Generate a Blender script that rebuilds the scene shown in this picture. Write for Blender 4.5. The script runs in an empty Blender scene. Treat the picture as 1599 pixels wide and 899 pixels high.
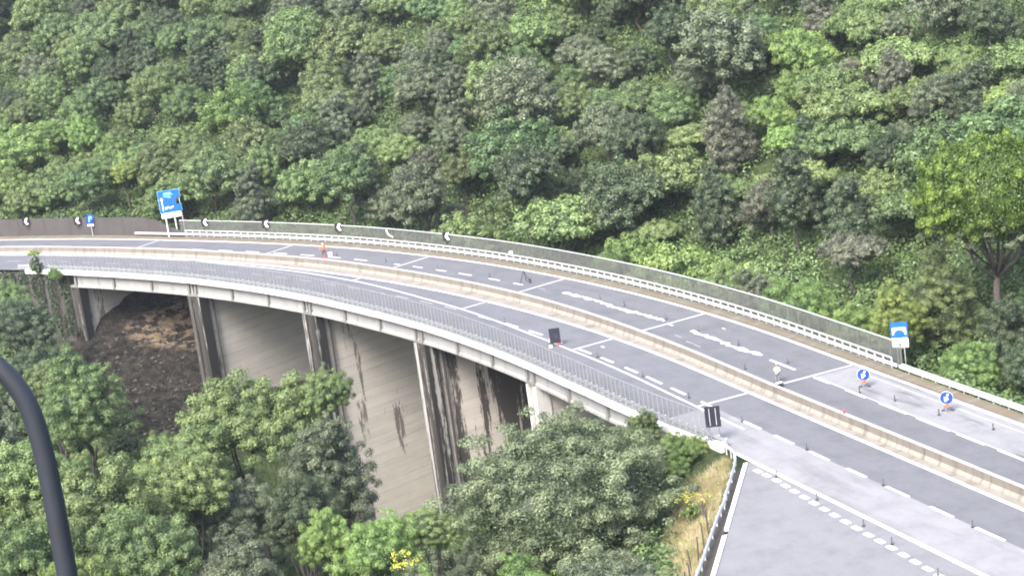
import bpy, math, random
import numpy as np
from mathutils import Vector, Matrix
R_ = math.radians
random.seed(7)
SC = bpy.context.scene
COL = SC.collection

# ------------------------------------------------------------------ camera, sky, sun, exposure
PITCH, ROLL, HC, FPX = .2366266, .136056915, 51.216, 2939.6
cp, sp, cr, sr = math.cos(PITCH), math.sin(PITCH), math.cos(ROLL), math.sin(ROLL)
_a, _b, _f = Vector((1, 0, 0)), Vector((0, sp, cp)), Vector((0, cp, -sp))
_right = _a * cr - _b * sr
_up = _a * sr + _b * cr
cam_d = bpy.data.cameras.new('camera')
cam = bpy.data.objects.new('camera', cam_d)
COL.objects.link(cam)
M = Matrix((_right, _up, -_f)).transposed().to_4x4()
M.translation = Vector((0, 0, HC))
cam.matrix_world = M
cam_d.sensor_width = 36
cam_d.lens = FPX / 1599 * 36
cam_d.clip_start = .5
cam_d.clip_end = 3000
SC.camera = cam

SUN_EL, SUN_AZ = 46, 212            # azimuth measured clockwise from +Y (view direction)
w = bpy.data.worlds.new('World')
SC.world = w
w.use_nodes = True
nt = w.node_tree
sky = nt.nodes.new('ShaderNodeTexSky')
sky.sky_type = 'NISHITA'
sky.sun_disc = False
sky.sun_elevation = R_(SUN_EL)
sky.sun_rotation = R_(SUN_AZ)
sky.air_density = 1.0
sky.dust_density = 4.0
bg = nt.nodes['Background']
nt.links.new(sky.outputs[0], bg.inputs[0])
bg.inputs[1].default_value = .15
sd = bpy.data.lights.new('sun', 'SUN')
sd.energy = 1.8
sd.angle = R_(22)
sd.color = (1, .965, .9)
sun = bpy.data.objects.new('sun', sd)
COL.objects.link(sun)
_sd = Vector((math.sin(R_(SUN_AZ)) * math.cos(R_(SUN_EL)), math.cos(R_(SUN_AZ)) * math.cos(R_(SUN_EL)), math.sin(R_(SUN_EL))))
sun.rotation_euler = _sd.to_track_quat('Z', 'Y').to_euler()
sun.location = (0, 0, 200)
SC.view_settings.view_transform = 'Standard'
SC.view_settings.look = 'None'
SC.view_settings.exposure = 2.0
SC.view_settings.gamma = 1
SC.view_settings.use_curve_mapping = False
SC.cycles.max_bounces = 5
SC.cycles.diffuse_bounces = 3
SC.cycles.glossy_bounces = 2
SC.cycles.transmission_bounces = 3
SC.cycles.transparent_max_bounces = 4
SC.cycles.use_denoising = True
SC.cycles.filter_width = 1.9

# ------------------------------------------------------------------ road frame: s along the road, o across it (+ = far side)
CX, CY, R0, S0 = -188.768, 89.421, 220.106, 82.6
_t0 = S0 / R0


def pt(s, o):
    if s >= S0:
        th = s / R0
        return CX + (R0 + o) * math.cos(th), CY + (R0 + o) * math.sin(th)
    c, n = math.cos(_t0), math.sin(_t0)
    return CX + c * (R0 + o) - n * (s - S0), CY + n * (R0 + o) + c * (s - S0)


def so_np(x, y):
    dx, dy = x - CX, y - CY
    th = np.arctan2(dy, dx)
    s1, o1 = th * R0, np.hypot(dx, dy) - R0
    c, n = math.cos(_t0), math.sin(_t0)
    s2, o2 = S0 + (-n * dx + c * dy), c * dx + n * dy - R0
    m = th >= _t0
    return np.where(m, s1, s2), np.where(m, o1, o2)


def heading(s):
    """angle of the direction of growing s"""
    return max(s, S0) / R0 + math.pi / 2


def lerp_tab(tab):
    xs = [a for a, _ in tab]
    ys = [b for _, b in tab]
    return lambda s: float(np.interp(s, xs, ys))


ne = lerp_tab([(56, -9.3), (62, -9.4), (69, -10.1), (78, -10.6), (90, -10.85), (100, -10.65), (120, -10.2), (137, -9.9), (149, -9.45), (160, -9.2), (176, -8.9), (202, -9.0), (215, -9.0)])
fe = lerp_tab([(0, 11.3), (60, 11.1), (140, 11.1), (165, 10.55), (183, 9.6), (200, 9.0), (240, 9.0)])
fd = lerp_tab([(40, 6.35), (120, 6.75), (155, 6.3), (165, 6.1), (200, 4.3), (240, 4.3)])
md = lerp_tab([(0, 1.2), (50, 1.2), (70, 1.1), (95, 1.35), (118, 2.0), (160, 2.0), (180, 1.3), (205, .6), (240, .5)])
bl = lerp_tab([(60, -5.5), (70, -5.4), (88, -5.2), (99, -5.1), (109, -4.65), (125, -3.45), (133, -3.0), (149, -1.65), (161, -1.1), (185, -.75), (215, -.6)])
PIERS = [R0 * (.329221 + .1185468 * k) for k in range(6)]        # joints above the piers
SB0, SB1 = PIERS[0] - 3, PIERS[5]


def photo_px(x, y, z):
    z = z - HC
    b = y * sp + z * cp
    d = y * cp - z * sp
    a, b = x / d, b / d
    return 799.5 + (a * cr - b * sr) * FPX, 449.5 - (a * sr + b * cr) * FPX, FPX / d


# ------------------------------------------------------------------ helpers
def tag(o, label=None, cat=None, group=None, kind=None):
    if label: o['label'] = label
    if cat: o['category'] = cat
    if group: o['group'] = group
    if kind: o['kind'] = kind
    return o


def empty(name, loc=(0, 0, 0), rz=0):
    o = bpy.data.objects.new(name, None)
    o.empty_display_size = .3
    COL.objects.link(o)
    o.location = loc
    o.rotation_euler = (0, 0, rz)
    return o


class MB:
    def __init__(s):
        s.v, s.f, s.uv = [], [], []

    def quadface(s, pts, uv=None):
        n = len(s.v)
        s.v += [tuple(p) for p in pts]
        s.f.append(tuple(range(n, n + len(pts))))
        s.uv.append(uv or [(p[0], p[1]) for p in pts])

    def box(s, c, d, rz=0, rx=0, ry=0, uvs=None):
        x, y, z = d[0] / 2, d[1] / 2, d[2] / 2
        m = Matrix.Rotation(rz, 3, 'Z') @ Matrix.Rotation(ry, 3, 'Y') @ Matrix.Rotation(rx, 3, 'X')
        P = [Vector(c) + m @ Vector(q) for q in ((-x, -y, -z), (x, -y, -z), (x, y, -z), (-x, y, -z), (-x, -y, z), (x, -y, z), (x, y, z), (-x, y, z))]
        for f in ((0, 3, 2, 1), (4, 5, 6, 7), (0, 1, 5, 4), (1, 2, 6, 5), (2, 3, 7, 6), (3, 0, 4, 7)):
            s.quadface([P[i] for i in f])
        return s

    def bar(s, a, b, wd, hd=None, up=(0, 0, 1)):
        a, b = Vector(a), Vector(b)
        hd = hd or wd
        d = (b - a)
        if d.length < 1e-6: return s
        dn = d.normalized()
        u = Vector(up)
        if abs(dn.dot(u)) > .98: u = Vector((1, 0, 0))
        sx = dn.cross(u).normalized() * wd / 2
        sy = sx.cross(dn).normalized() * hd / 2
        A = [a - sx - sy, a + sx - sy, a + sx + sy, a - sx + sy]
        B = [p + d for p in A]
        s.quadface(A[::-1]); s.quadface(B)
        for i in range(4):
            j = (i + 1) % 4
            s.quadface([A[i], A[j], B[j], B[i]])
        return s

    def tube(s, pts, rad, n=8, cap=True):
        pts = [Vector(p) for p in pts]
        if not hasattr(rad, '__len__'): rad = [rad] * len(pts)
        rings = []
        for i, p in enumerate(pts):
            d = (pts[min(i + 1, len(pts) - 1)] - pts[max(i - 1, 0)]).normalized()
            u = Vector((0, 1, 0)) if abs(d.z) > .7 else Vector((0, 0, 1))
            x = d.cross(u).normalized(); y = x.cross(d).normalized()
            b = len(s.v)
            for k in range(n):
                a = 2 * math.pi * k / n
                s.v.append(tuple(p + (x * math.cos(a) + y * math.sin(a)) * rad[i]))
            rings.append(b)
        for i in range(len(rings) - 1):
            for k in range(n):
                j = (k + 1) % n
                s.f.append((rings[i] + k, rings[i] + j, rings[i + 1] + j, rings[i + 1] + k))
                s.uv.append([(0, 0)] * 4)
        if cap:
            s.f.append(tuple(rings[0] + k for k in range(n))[::-1]); s.uv.append([(0, 0)] * n)
            s.f.append(tuple(rings[-1] + k for k in range(n))); s.uv.append([(0, 0)] * n)
        return s

    def prism(s, poly, z0, z1):
        n = len(poly)
        s.quadface([(x, y, z1) for x, y in poly])
        s.quadface([(x, y, z0) for x, y in poly][::-1])
        for i in range(n):
            (ax, ay), (bx, by) = poly[i], poly[(i + 1) % n]
            s.quadface([(ax, ay, z0), (bx, by, z0), (bx, by, z1), (ax, ay, z1)])
        return s

    def sweep(s, prof, s0, s1, step=3., closed=True, of=None, caps=True):
        """prof: list of (o, z); of(s): offset added to every o"""
        n = max(1, int(math.ceil((s1 - s0) / step)))
        rings = []
        m = len(prof)
        cum = [0]
        for i in range(m):
            a, b = prof[i], prof[(i + 1) % m]
            cum.append(cum[-1] + math.hypot(a[0] - b[0], a[1] - b[1]))
        for i in range(n + 1):
            ss = s0 + (s1 - s0) * i / n
            d = of(ss) if of else 0
            b = len(s.v)
            for o, z in prof:
                x, y = pt(ss, o + d)
                s.v.append((x, y, z))
            rings.append((b, ss))
        for i in range(n):
            (b0, u0), (b1, u1) = rings[i], rings[i + 1]
            for k in range(m if closed else m - 1):
                j = (k + 1) % m
                s.f.append((b0 + k, b1 + k, b1 + j, b0 + j))
                s.uv.append([(u0, cum[k]), (u1, cum[k]), (u1, cum[k + 1]), (u0, cum[k + 1])])
        if closed and caps:
            s.f.append(tuple(rings[0][0] + k for k in range(m))); s.uv.append([prof[k] for k in range(m)])
            s.f.append(tuple(rings[-1][0] + k for k in range(m))[::-1]); s.uv.append([prof[k] for k in range(m)][::-1])
        return s

    def mesh(s, name, mat, smooth=False):
        me = bpy.data.meshes.new(name)
        me.from_pydata(s.v, [], s.f)
        uvl = me.uv_layers.new(name='UVMap')
        flat = [c for f in s.uv for q in f for c in (q[0], q[1])]
        uvl.data.foreach_set('uv', flat)
        for m in (mat if isinstance(mat, (list, tuple)) else [mat]):
            me.materials.append(m)
        if smooth: me.shade_smooth()
        me.update()
        return me

    def build(s, name, mat, parent=None, smooth=False):
        return link(name, s.mesh(name, mat, smooth), parent)


def link(name, me, parent=None, loc=None):
    o = bpy.data.objects.new(name, me)
    COL.objects.link(o)
    if parent: o.parent = parent
    if loc is not None: o.location = loc
    return o


def copy_tree(o, parent=None):
    kids = list(o.children)
    c = o.copy()
    COL.objects.link(c)
    c.parent = parent
    for k in kids: copy_tree(k, c)
    return c


# ------------------------------------------------------------------ materials
def mat(name):
    m = bpy.data.materials.new(name)
    m.use_nodes = True
    n = m.node_tree
    return m, n, n.nodes['Principled BSDF']


def L(n, a, b): n.links.new(a, b)


def noise(n, scale, detail=4, vec=None, rough=.55):
    t = n.nodes.new('ShaderNodeTexNoise')
    t.inputs['Scale'].default_value = scale
    t.inputs['Detail'].default_value = detail
    t.inputs['Roughness'].default_value = rough
    if vec is not None: L(n, vec, t.inputs['Vector'])
    return t.outputs['Fac']


def ramp(n, fac, stops):
    r = n.nodes.new('ShaderNodeValToRGB')
    e = r.color_ramp.elements
    e[0].position, e[0].color = stops[0][0], (*stops[0][1], 1)
    e[1].position, e[1].color = stops[-1][0], (*stops[-1][1], 1)
    for p, c in stops[1:-1]:
        q = e.new(p); q.color = (*c, 1)
    L(n, fac, r.inputs[0])
    return r.outputs[0]


def mix(n, fac, a, b, mode='MIX'):
    x = n.nodes.new('ShaderNodeMix')
    x.data_type = 'RGBA'
    x.blend_type = mode
    if isinstance(fac, (int, float)): x.inputs[0].default_value = fac
    else: L(n, fac, x.inputs[0])
    for q, i in ((a, 6), (b, 7)):
        if isinstance(q, tuple): x.inputs[i].default_value = (*q, 1)
        else: L(n, q, x.inputs[i])
    return x.outputs[2]


def mapping(n, vec, scale):
    m = n.nodes.new('ShaderNodeMapping')
    m.inputs['Scale'].default_value = scale
    L(n, vec, m.inputs['Vector'])
    return m.outputs[0]


def coord(n, k='Object'):
    return n.nodes.new('ShaderNodeTexCoord').outputs[k]


def bump(n, p, h, strength=.3, dist=.05):
    b = n.nodes.new('ShaderNodeBump')
    b.inputs['Strength'].default_value = strength
    b.inputs['Distance'].default_value = dist
    L(n, h, b.inputs['Height'])
    L(n, b.outputs[0], p.inputs['Normal'])


def plain(name, c, rough=.6, metal=0, var=.15, scale=3.):
    m, n, p = mat(name)
    f = noise(n, scale, 5, coord(n))
    d = tuple(x * (1 - var) for x in c); e = tuple(min(1, x * (1 + var)) for x in c)
    L(n, ramp(n, f, [(.3, d), (.7, e)]), p.inputs['Base Color'])
    p.inputs['Roughness'].default_value = rough
    p.inputs['Metallic'].default_value = metal
    return m


def asphalt(name, c, stain=.0, tracks=.08):
    m, n, p = mat(name)
    uv = coord(n, 'UV')
    geo = coord(n)
    big = noise(n, .09, 4, geo)
    fine = noise(n, 3.2, 6, geo, .75)
    lng = noise(n, 1.0, 4, mapping(n, uv, (.035, .9, 1)), .6)
    col = ramp(n, big, [(.3, tuple(x * .9 for x in c)), (.7, tuple(x * 1.1 for x in c))])
    col = mix(n, .55, col, ramp(n, lng, [(.32, tuple(x * (.80 - tracks) for x in c)), (.5, c), (.68, tuple(x * (1.12 + tracks) for x in c))]))
    col = mix(n, .3, col, ramp(n, fine, [(.3, tuple(x * .7 for x in c)), (.7, tuple(x * 1.35 for x in c))]))
    cr1 = noise(n, .35, 6, geo, .75)
    col = mix(n, .5, col, ramp(n, cr1, [(.36, tuple(x * .72 for x in c)), (.5, c), (.66, tuple(x * 1.18 for x in c))]))
    if stain:
        st = noise(n, 1.0, 5, mapping(n, uv, (.055, .28, 1)), .6)
        msk = ramp(n, st, [(.52, (0, 0, 0)), (.62, (1, 1, 1))])
        col = mix(n, msk, col, mix(n, stain, col, (.05, .05, .055)))
    L(n, col, p.inputs['Base Color'])
    p.inputs['Roughness'].default_value = .85
    p.inputs['Specular IOR Level'].default_value = .3
    return m


def concrete(name, c, streak=.5, courses=False, dirt=(.05, .045, .04), lo=.52, hi=.62, fx=.55):
    m, n, p = mat(name)
    uv = coord(n, 'UV')
    f1 = noise(n, .6, 5, uv)
    f2 = noise(n, 5, 5, uv, .7)
    col = ramp(n, f1, [(.3, tuple(x * .86 for x in c)), (.7, tuple(x * 1.12 for x in c))])
    col = mix(n, .3, col, ramp(n, f2, [(.3, tuple(x * .75 for x in c)), (.7, tuple(x * 1.2 for x in c))]))
    if courses:
        sep = n.nodes.new('ShaderNodeSeparateXYZ'); L(n, uv, sep.inputs[0])
        wv = n.nodes.new('ShaderNodeMath'); wv.operation = 'MULTIPLY_ADD'
        nz = noise(n, .5, 3, uv)
        L(n, nz, wv.inputs[0]); wv.inputs[1].default_value = .35; L(n, sep.outputs[1], wv.inputs[2])
        mo = n.nodes.new('ShaderNodeMath'); mo.operation = 'PINGPONG'; mo.inputs[1].default_value = .62
        L(n, wv.outputs[0], mo.inputs[0])
        ln = ramp(n, mo.outputs[0], [(.0, (1, 1, 1)), (.09, (0, 0, 0))])
        brk = ramp(n, noise(n, 1.0, 3, mapping(n, uv, (.25, 1.2, 1))), [(.38, (0, 0, 0)), (.6, (.8, .8, .8))])
        k = mix(n, 1.0, ln, brk, 'MULTIPLY')
        col = mix(n, k, col, tuple(x * .33 for x in c))
        # broad bands of slightly different pours
        pr = noise(n, 1., 2, mapping(n, uv, (.05, .8, 1)))
        col = mix(n, .45, col, ramp(n, pr, [(.35, tuple(x * .82 for x in c)), (.65, tuple(x * 1.15 for x in c))]))
    if streak:
        st = noise(n, 1.0, 6, mapping(n, uv, (fx, .035, 1)), .62)
        edge = noise(n, 1.0, 6, mapping(n, uv, (3, .7, 1)), .7)
        a = n.nodes.new('ShaderNodeMath'); a.operation = 'MULTIPLY_ADD'; L(n, edge, a.inputs[0]); a.inputs[1].default_value = .22; L(n, st, a.inputs[2])
        msk = ramp(n, a.outputs[0], [(lo + .11, (0, 0, 0)), (lo + (hi - lo) * .4 + .11, (streak, streak, streak))])
        col = mix(n, msk, col, dirt)
    L(n, col, p.inputs['Base Color'])
    p.inputs['Roughness'].default_value = .9
    p.inputs['Specular IOR Level'].default_value = .2
    bump(n, p, f2, .25, .05)
    return m


def foliage(name, c1, c2, hue=.03, bright=.35, trans=.25):
    """c1 dark, c2 pale leaf tint (crowns paint shade and light with it); every tree a little different"""
    m = bpy.data.materials.new(name); m.use_nodes = True
    n = m.node_tree
    n.nodes.remove(n.nodes['Principled BSDF'])
    at = n.nodes.new('ShaderNodeAttribute'); at.attribute_name = 'leaf'
    oi = n.nodes.new('ShaderNodeObjectInfo')
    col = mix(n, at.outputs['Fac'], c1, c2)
    hs = n.nodes.new('ShaderNodeHueSaturation')
    a = n.nodes.new('ShaderNodeMath'); a.operation = 'MULTIPLY_ADD'; L(n, oi.outputs['Random'], a.inputs[0]); a.inputs[1].default_value = hue * 2; a.inputs[2].default_value = .5 - hue
    L(n, a.outputs[0], hs.inputs['Hue'])
    b = n.nodes.new('ShaderNodeMath'); b.operation = 'MULTIPLY'; L(n, oi.outputs['Random'], b.inputs[0]); b.inputs[1].default_value = 7.31
    b2 = n.nodes.new('ShaderNodeMath'); b2.operation = 'FRACT'; L(n, b.outputs[0], b2.inputs[0])
    b3 = n.nodes.new('ShaderNodeMath'); b3.operation = 'MULTIPLY_ADD'; L(n, b2.outputs[0], b3.inputs[0]); b3.inputs[1].default_value = bright; b3.inputs[2].default_value = 1 - bright / 2
    L(n, b3.outputs[0], hs.inputs['Value'])
    L(n, col, hs.inputs['Color'])
    df = n.nodes.new('ShaderNodeBsdfDiffuse'); tr = n.nodes.new('ShaderNodeBsdfTranslucent'); gl = n.nodes.new('ShaderNodeBsdfGlossy')
    gl.inputs['Roughness'].default_value = .5
    gl.inputs['Color'].default_value = (.8, .85, .8, 1)
    L(n, hs.outputs[0], df.inputs[0]); L(n, hs.outputs[0], tr.inputs[0])
    m1 = n.nodes.new('ShaderNodeMixShader'); m1.inputs[0].default_value = trans
    L(n, df.outputs[0], m1.inputs[1]); L(n, tr.outputs[0], m1.inputs[2])
    m2 = n.nodes.new('ShaderNodeMixShader'); m2.inputs[0].default_value = .035
    L(n, m1.outputs[0], m2.inputs[1]); L(n, gl.outputs[0], m2.inputs[2])
    L(n, m2.outputs[0], n.nodes['Material Output'].inputs[0])
    return m


MT = {
    'asphalt': asphalt('asphalt_lane', (.108, .109, .121)),
    'asphalt_far': asphalt('asphalt_far_lane', (.104, .105, .116), tracks=.16),
    'asphalt_light': asphalt('asphalt_worn', (.19, .19, .20), stain=.25, tracks=.02),
    'asphalt_stained': asphalt('asphalt_stained', (.185, .186, .195), stain=.8),
    'asphalt_side': asphalt('asphalt_side', (.148, .149, .16), tracks=.0),
    'paint': plain('road_paint', (.62, .62, .62), .7, var=.12, scale=2),
    'paint_worn': plain('worn_paint', (.27, .27, .275), .8, var=.25, scale=3),
    'joint': plain('joint_strip', (.36, .36, .37), .8, var=.2, scale=2),
    'median': concrete('median_strip', (.20, .185, .165), .3),
    'newjersey': concrete('barrier_concrete', (.15, .136, .120), .3, lo=.5, hi=.7, fx=1.),
    'njfoot': concrete('barrier_foot', (.21, .195, .17), .4, fx=1.),  # paler than the face: light on the sloping foot painted into the colour
    'njtop': concrete('barrier_top', (.38, .37, .35), .1),  # palest of the barrier: sunlight on its top put into the colour
    'cap': concrete('edge_beam_white', (.50, .495, .48), .2, lo=.55, hi=.75, fx=1.2),
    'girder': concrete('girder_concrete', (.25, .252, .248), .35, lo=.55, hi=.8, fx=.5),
    'rib': concrete('rib_concrete', (.17, .17, .17), .2),
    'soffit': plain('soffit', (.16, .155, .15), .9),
    'slab': concrete('pier_concrete', (.50, .475, .435), .75, courses=True, lo=.62, hi=.70, fx=.35),
    'slab_stained': concrete('pier_concrete_stained', (.50, .465, .43), .95, courses=True, lo=.47, hi=.56, fx=.55),
    'slab_grey': concrete('pier_concrete_grey', (.40, .39, .365), .4, courses=True, lo=.58, hi=.75, fx=.4),
    'pierend': concrete('pier_end', (.31, .305, .295), 1., dirt=(.03, .029, .028), lo=.38, hi=.50, fx=1.1),
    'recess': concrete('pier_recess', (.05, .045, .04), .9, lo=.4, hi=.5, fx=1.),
    'pierlight': concrete('pier_end_light', (.28, .275, .265), .95, dirt=(.05, .047, .044), lo=.47, hi=.58, fx=1.3),
    'pale': concrete('pale_pilaster', (.42, .42, .41), .4, lo=.55, hi=.7, fx=.9),
    'wall': concrete('retaining_wall', (.062, .057, .057), .4, lo=.5, hi=.7, fx=.3),
    'kerb': concrete('verge_kerb', (.15, .145, .118), .55, dirt=(.11, .08, .05), lo=.42, hi=.6, fx=.6),
    'galv': plain('galvanised_steel', (.56, .57, .58), .42, .35, .12),
    'galv_light': plain('galvanised_light', (.46, .47, .48), .45, .15, .08),
    'wire': plain('fence_wire', (.20, .21, .22), .6, .2),
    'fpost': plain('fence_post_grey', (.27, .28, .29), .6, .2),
    'fpost_dark': plain('fence_post_dark', (.15, .16, .15), .7, .1),
    'wire_far': plain('fence_wire_far', (.14, .145, .14), .7, .1),
    'blue': plain('sign_blue', (.012, .10, .42), .35, 0, .05),
    'blue_dark': plain('sign_blue_dark', (.015, .05, .22), .35, 0, .05),
    'cyan': plain('sign_pale_blue', (.22, .55, .75), .4, 0, .05),
    'white': plain('sign_white', (.78, .78, .78), .4, 0, .04),
    'black': plain('sign_black', (.012, .012, .014), .4, 0, .1),
    'screen': plain('screen_case', (.018, .019, .032), .4, 0, .2),
    'grey': plain('grey_metal', (.17, .18, .19), .5, .3),
    'dark': plain('dark_rubber', (.03, .03, .035), .6),
    'blade': plain('post_grey', (.075, .078, .085), .6),
    'orange': plain('orange_cloth', (.75, .13, .03), .8, 0, .1),
    'red': plain('red_plastic', (.62, .05, .04), .5, 0, .1),
    'hiviz': plain('hiviz_cloth', (.60, .74, .40), .8, 0, .1),
    'trousers': plain('dark_trousers', (.035, .04, .05), .9),
    'trousers_grey': plain('grey_trousers', (.14, .15, .18), .9),
    'skin': plain('skin', (.42, .25, .18), .6),
    'hair': plain('hair', (.03, .02, .015), .8),
    'bark': plain('bark', (.045, .038, .033), .95, 0, .4, 4),
    'bark_grey': plain('bark_grey', (.06, .05, .045), .95, 0, .4, 4),
    'lamp': plain('lamp_paint', (.014, .017, .026), .55, 0, .15),
    'glass': plain('lamp_lens', (.6, .62, .62), .2),
    'wood': plain('stake_wood', (.06, .05, .045), .9, 0, .3),
    'flower': plain('yellow_petals', (.58, .55, .07), .7, 0, .15),
}
# species: name -> (label look, leaf materials)
FOL = {
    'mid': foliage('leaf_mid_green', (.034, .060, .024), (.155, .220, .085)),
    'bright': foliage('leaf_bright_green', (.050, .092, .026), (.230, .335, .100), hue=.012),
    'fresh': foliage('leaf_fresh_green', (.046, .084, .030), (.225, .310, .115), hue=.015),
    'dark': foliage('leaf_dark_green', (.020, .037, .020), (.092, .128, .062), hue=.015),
    'olive': foliage('leaf_olive_grey', (.038, .056, .034), (.185, .220, .130), hue=.008),
    'brown': foliage('leaf_brownish', (.046, .054, .038), (.170, .180, .122), hue=.006),
    'silver': foliage('leaf_silver_green', (.040, .062, .032), (.225, .275, .150), hue=.0, bright=.1),
    'yellow': foliage('leaf_yellow_green', (.09, .130, .030), (.29, .36, .10), hue=.01),
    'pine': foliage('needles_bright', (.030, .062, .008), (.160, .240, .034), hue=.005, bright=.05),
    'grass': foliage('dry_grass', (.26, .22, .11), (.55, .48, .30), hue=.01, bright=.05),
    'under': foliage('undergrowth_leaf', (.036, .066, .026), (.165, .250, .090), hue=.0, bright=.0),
}


# ------------------------------------------------------------------ terrain
def G(s, o, z):
    x, y = pt(s, o)
    return x, y, z


ctl = []
HS = [20, 45, 70, 100, 125, 150, 175, 200, 225, 255, 290, 330]
for o_, zs in ((16.5, (-2.5, -3.5, -4.2, -6.5, -8.5, -5.5, -3, -1, -.2, 0, 0, 0)),
               (35, (2, 1, .3, -.5, -1, 1, 3, 5, 6, 7, 8, 9)),
               (60, (14, 14, 14, 12, 11, 12, 14, 15, 16, 17, 18, 19)),
               (100, (32, 32, 32, 30, 29, 29, 30, 32, 33, 34, 34, 35)),
               (160, (55,) * 12)):
    for s_, z_ in zip(HS, zs): ctl.append(G(s_, o_, z_))
for s_, o_, z_ in [(207, -11, -11), (216, -11, -10), (201, -8, -10), (201, 0, -7.5), (201, 6, -6), (201, 12, -3.5), (190, -8, -12.5), (190, 2, -9.5), (190, 12, -5.5),
                   (177, -8, -17.5), (177, 2, -17), (177, 12, -17), (165, -8, -24), (165, 12, -26), (150, -8, -33), (150, 12, -28), (137, 0, -35),
                   (125, -8, -34), (125, 12, -30), (98, -8, -19), (98, 12, -15), (85, -8, -11), (85, 12, -8), (75, -8, -4.5), (75, 12, -3),
                   (195, -20, -14), (177, -20, -20), (150, -25, -30), (125, -25, -31), (100, -25, -23), (85, -20, -13), (72, -18, -6), (62, -14, -2.2),
                   (210, -14, -11), (225, -14, -9), (215, -30, -13), (240, -30, -10), (200, -50, -16),
                   (48, -19, -1.0), (40, -26, -1.0), (52, -24, -5), (44, -31, -5)]:
    ctl.append(G(s_, o_, z_))
for x_, y_, z_ in [(-80, 110, -6), (-45, 110, -8), (-20, 110, -8), (-5, 112, -7), (-80, 130, -8), (-45, 130, -11), (-20, 130, -12), (-2, 130, -8),
                   (-80, 155, -9), (-45, 155, -13), (-18, 152, -20), (-80, 185, -10), (-50, 185, -13), (-22, 180, -20), (-90, 220, -8), (-60, 215, -12),
                   (12, 105, -.6), (30, 105, -.6), (60, 105, -.6), (60, 140, -.6), (80, 160, 4),
                   (-60, 60, 14), (0, 60, 15), (60, 60, 14), (-60, 25, 34), (0, 25, 34.5), (60, 25, 34), (-60, -20, 44), (0, -20, 44), (60, -20, 44), (0, 8, 41.5),
                   (-200, 200, 2), (-200, 100, 8), (-220, 330, 30), (200, 100, 20), (200, 250, 50)]:
    ctl.append((x_, y_, z_))
CT = np.array(ctl, float)
_D = np.hypot(CT[:, None, 0] - CT[None, :, 0], CT[:, None, 1] - CT[None, :, 1])
_W = np.linalg.solve(_D + np.eye(len(CT)) * .3, CT[:, 2] - CT[:, 2].mean())


def kerb_o(s): return np.where(s < 56.6, -9.4 - (56.6 - np.maximum(s, 8)) * .727, -9.4)


def ground_z(x, y):
    x = np.atleast_1d(np.asarray(x, float)); y = np.atleast_1d(np.asarray(y, float))
    out = np.empty(len(x))
    for i in range(0, len(x), 20000):
        d = np.hypot(x[i:i + 20000, None] - CT[None, :, 0], y[i:i + 20000, None] - CT[None, :, 1])
        out[i:i + 20000] = d @ _W + CT[:, 2].mean()
    out += .45 * np.sin(x * .31 + 1.3 * np.sin(y * .17)) * np.cos(y * .27)
    s, o = so_np(x, y)
    # road corridor off the viaduct
    fe_ = np.interp(s, [0, 140, 165, 183, 200], [11.2, 11.1, 10.55, 9.6, 9.0])
    lo = np.where(s < 72, kerb_o(s) - 1.0, -6.5)
    dist = np.maximum(np.maximum(lo - o, o - (fe_ + 2.2)), 0)
    k = np.clip(1 - dist / np.where((o < 0) & (s > 190), .6, 4.), 0, 1)
    onland = np.clip((72 - s) / 5, 0, 1) + np.clip((s - 201.5) / 3, 0, 1)
    k = k * np.clip(onland, 0, 1)
    out = out * (1 - k) + (-.3) * k
    # below the deck the ground stays low
    under = (s > 70) & (s < 203) & (o > -12) & (o < 15)
    out = np.where(under, np.minimum(out, -3.0), out)
    return out


def gz(x, y): return float(ground_z([x], [y])[0])


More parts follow.
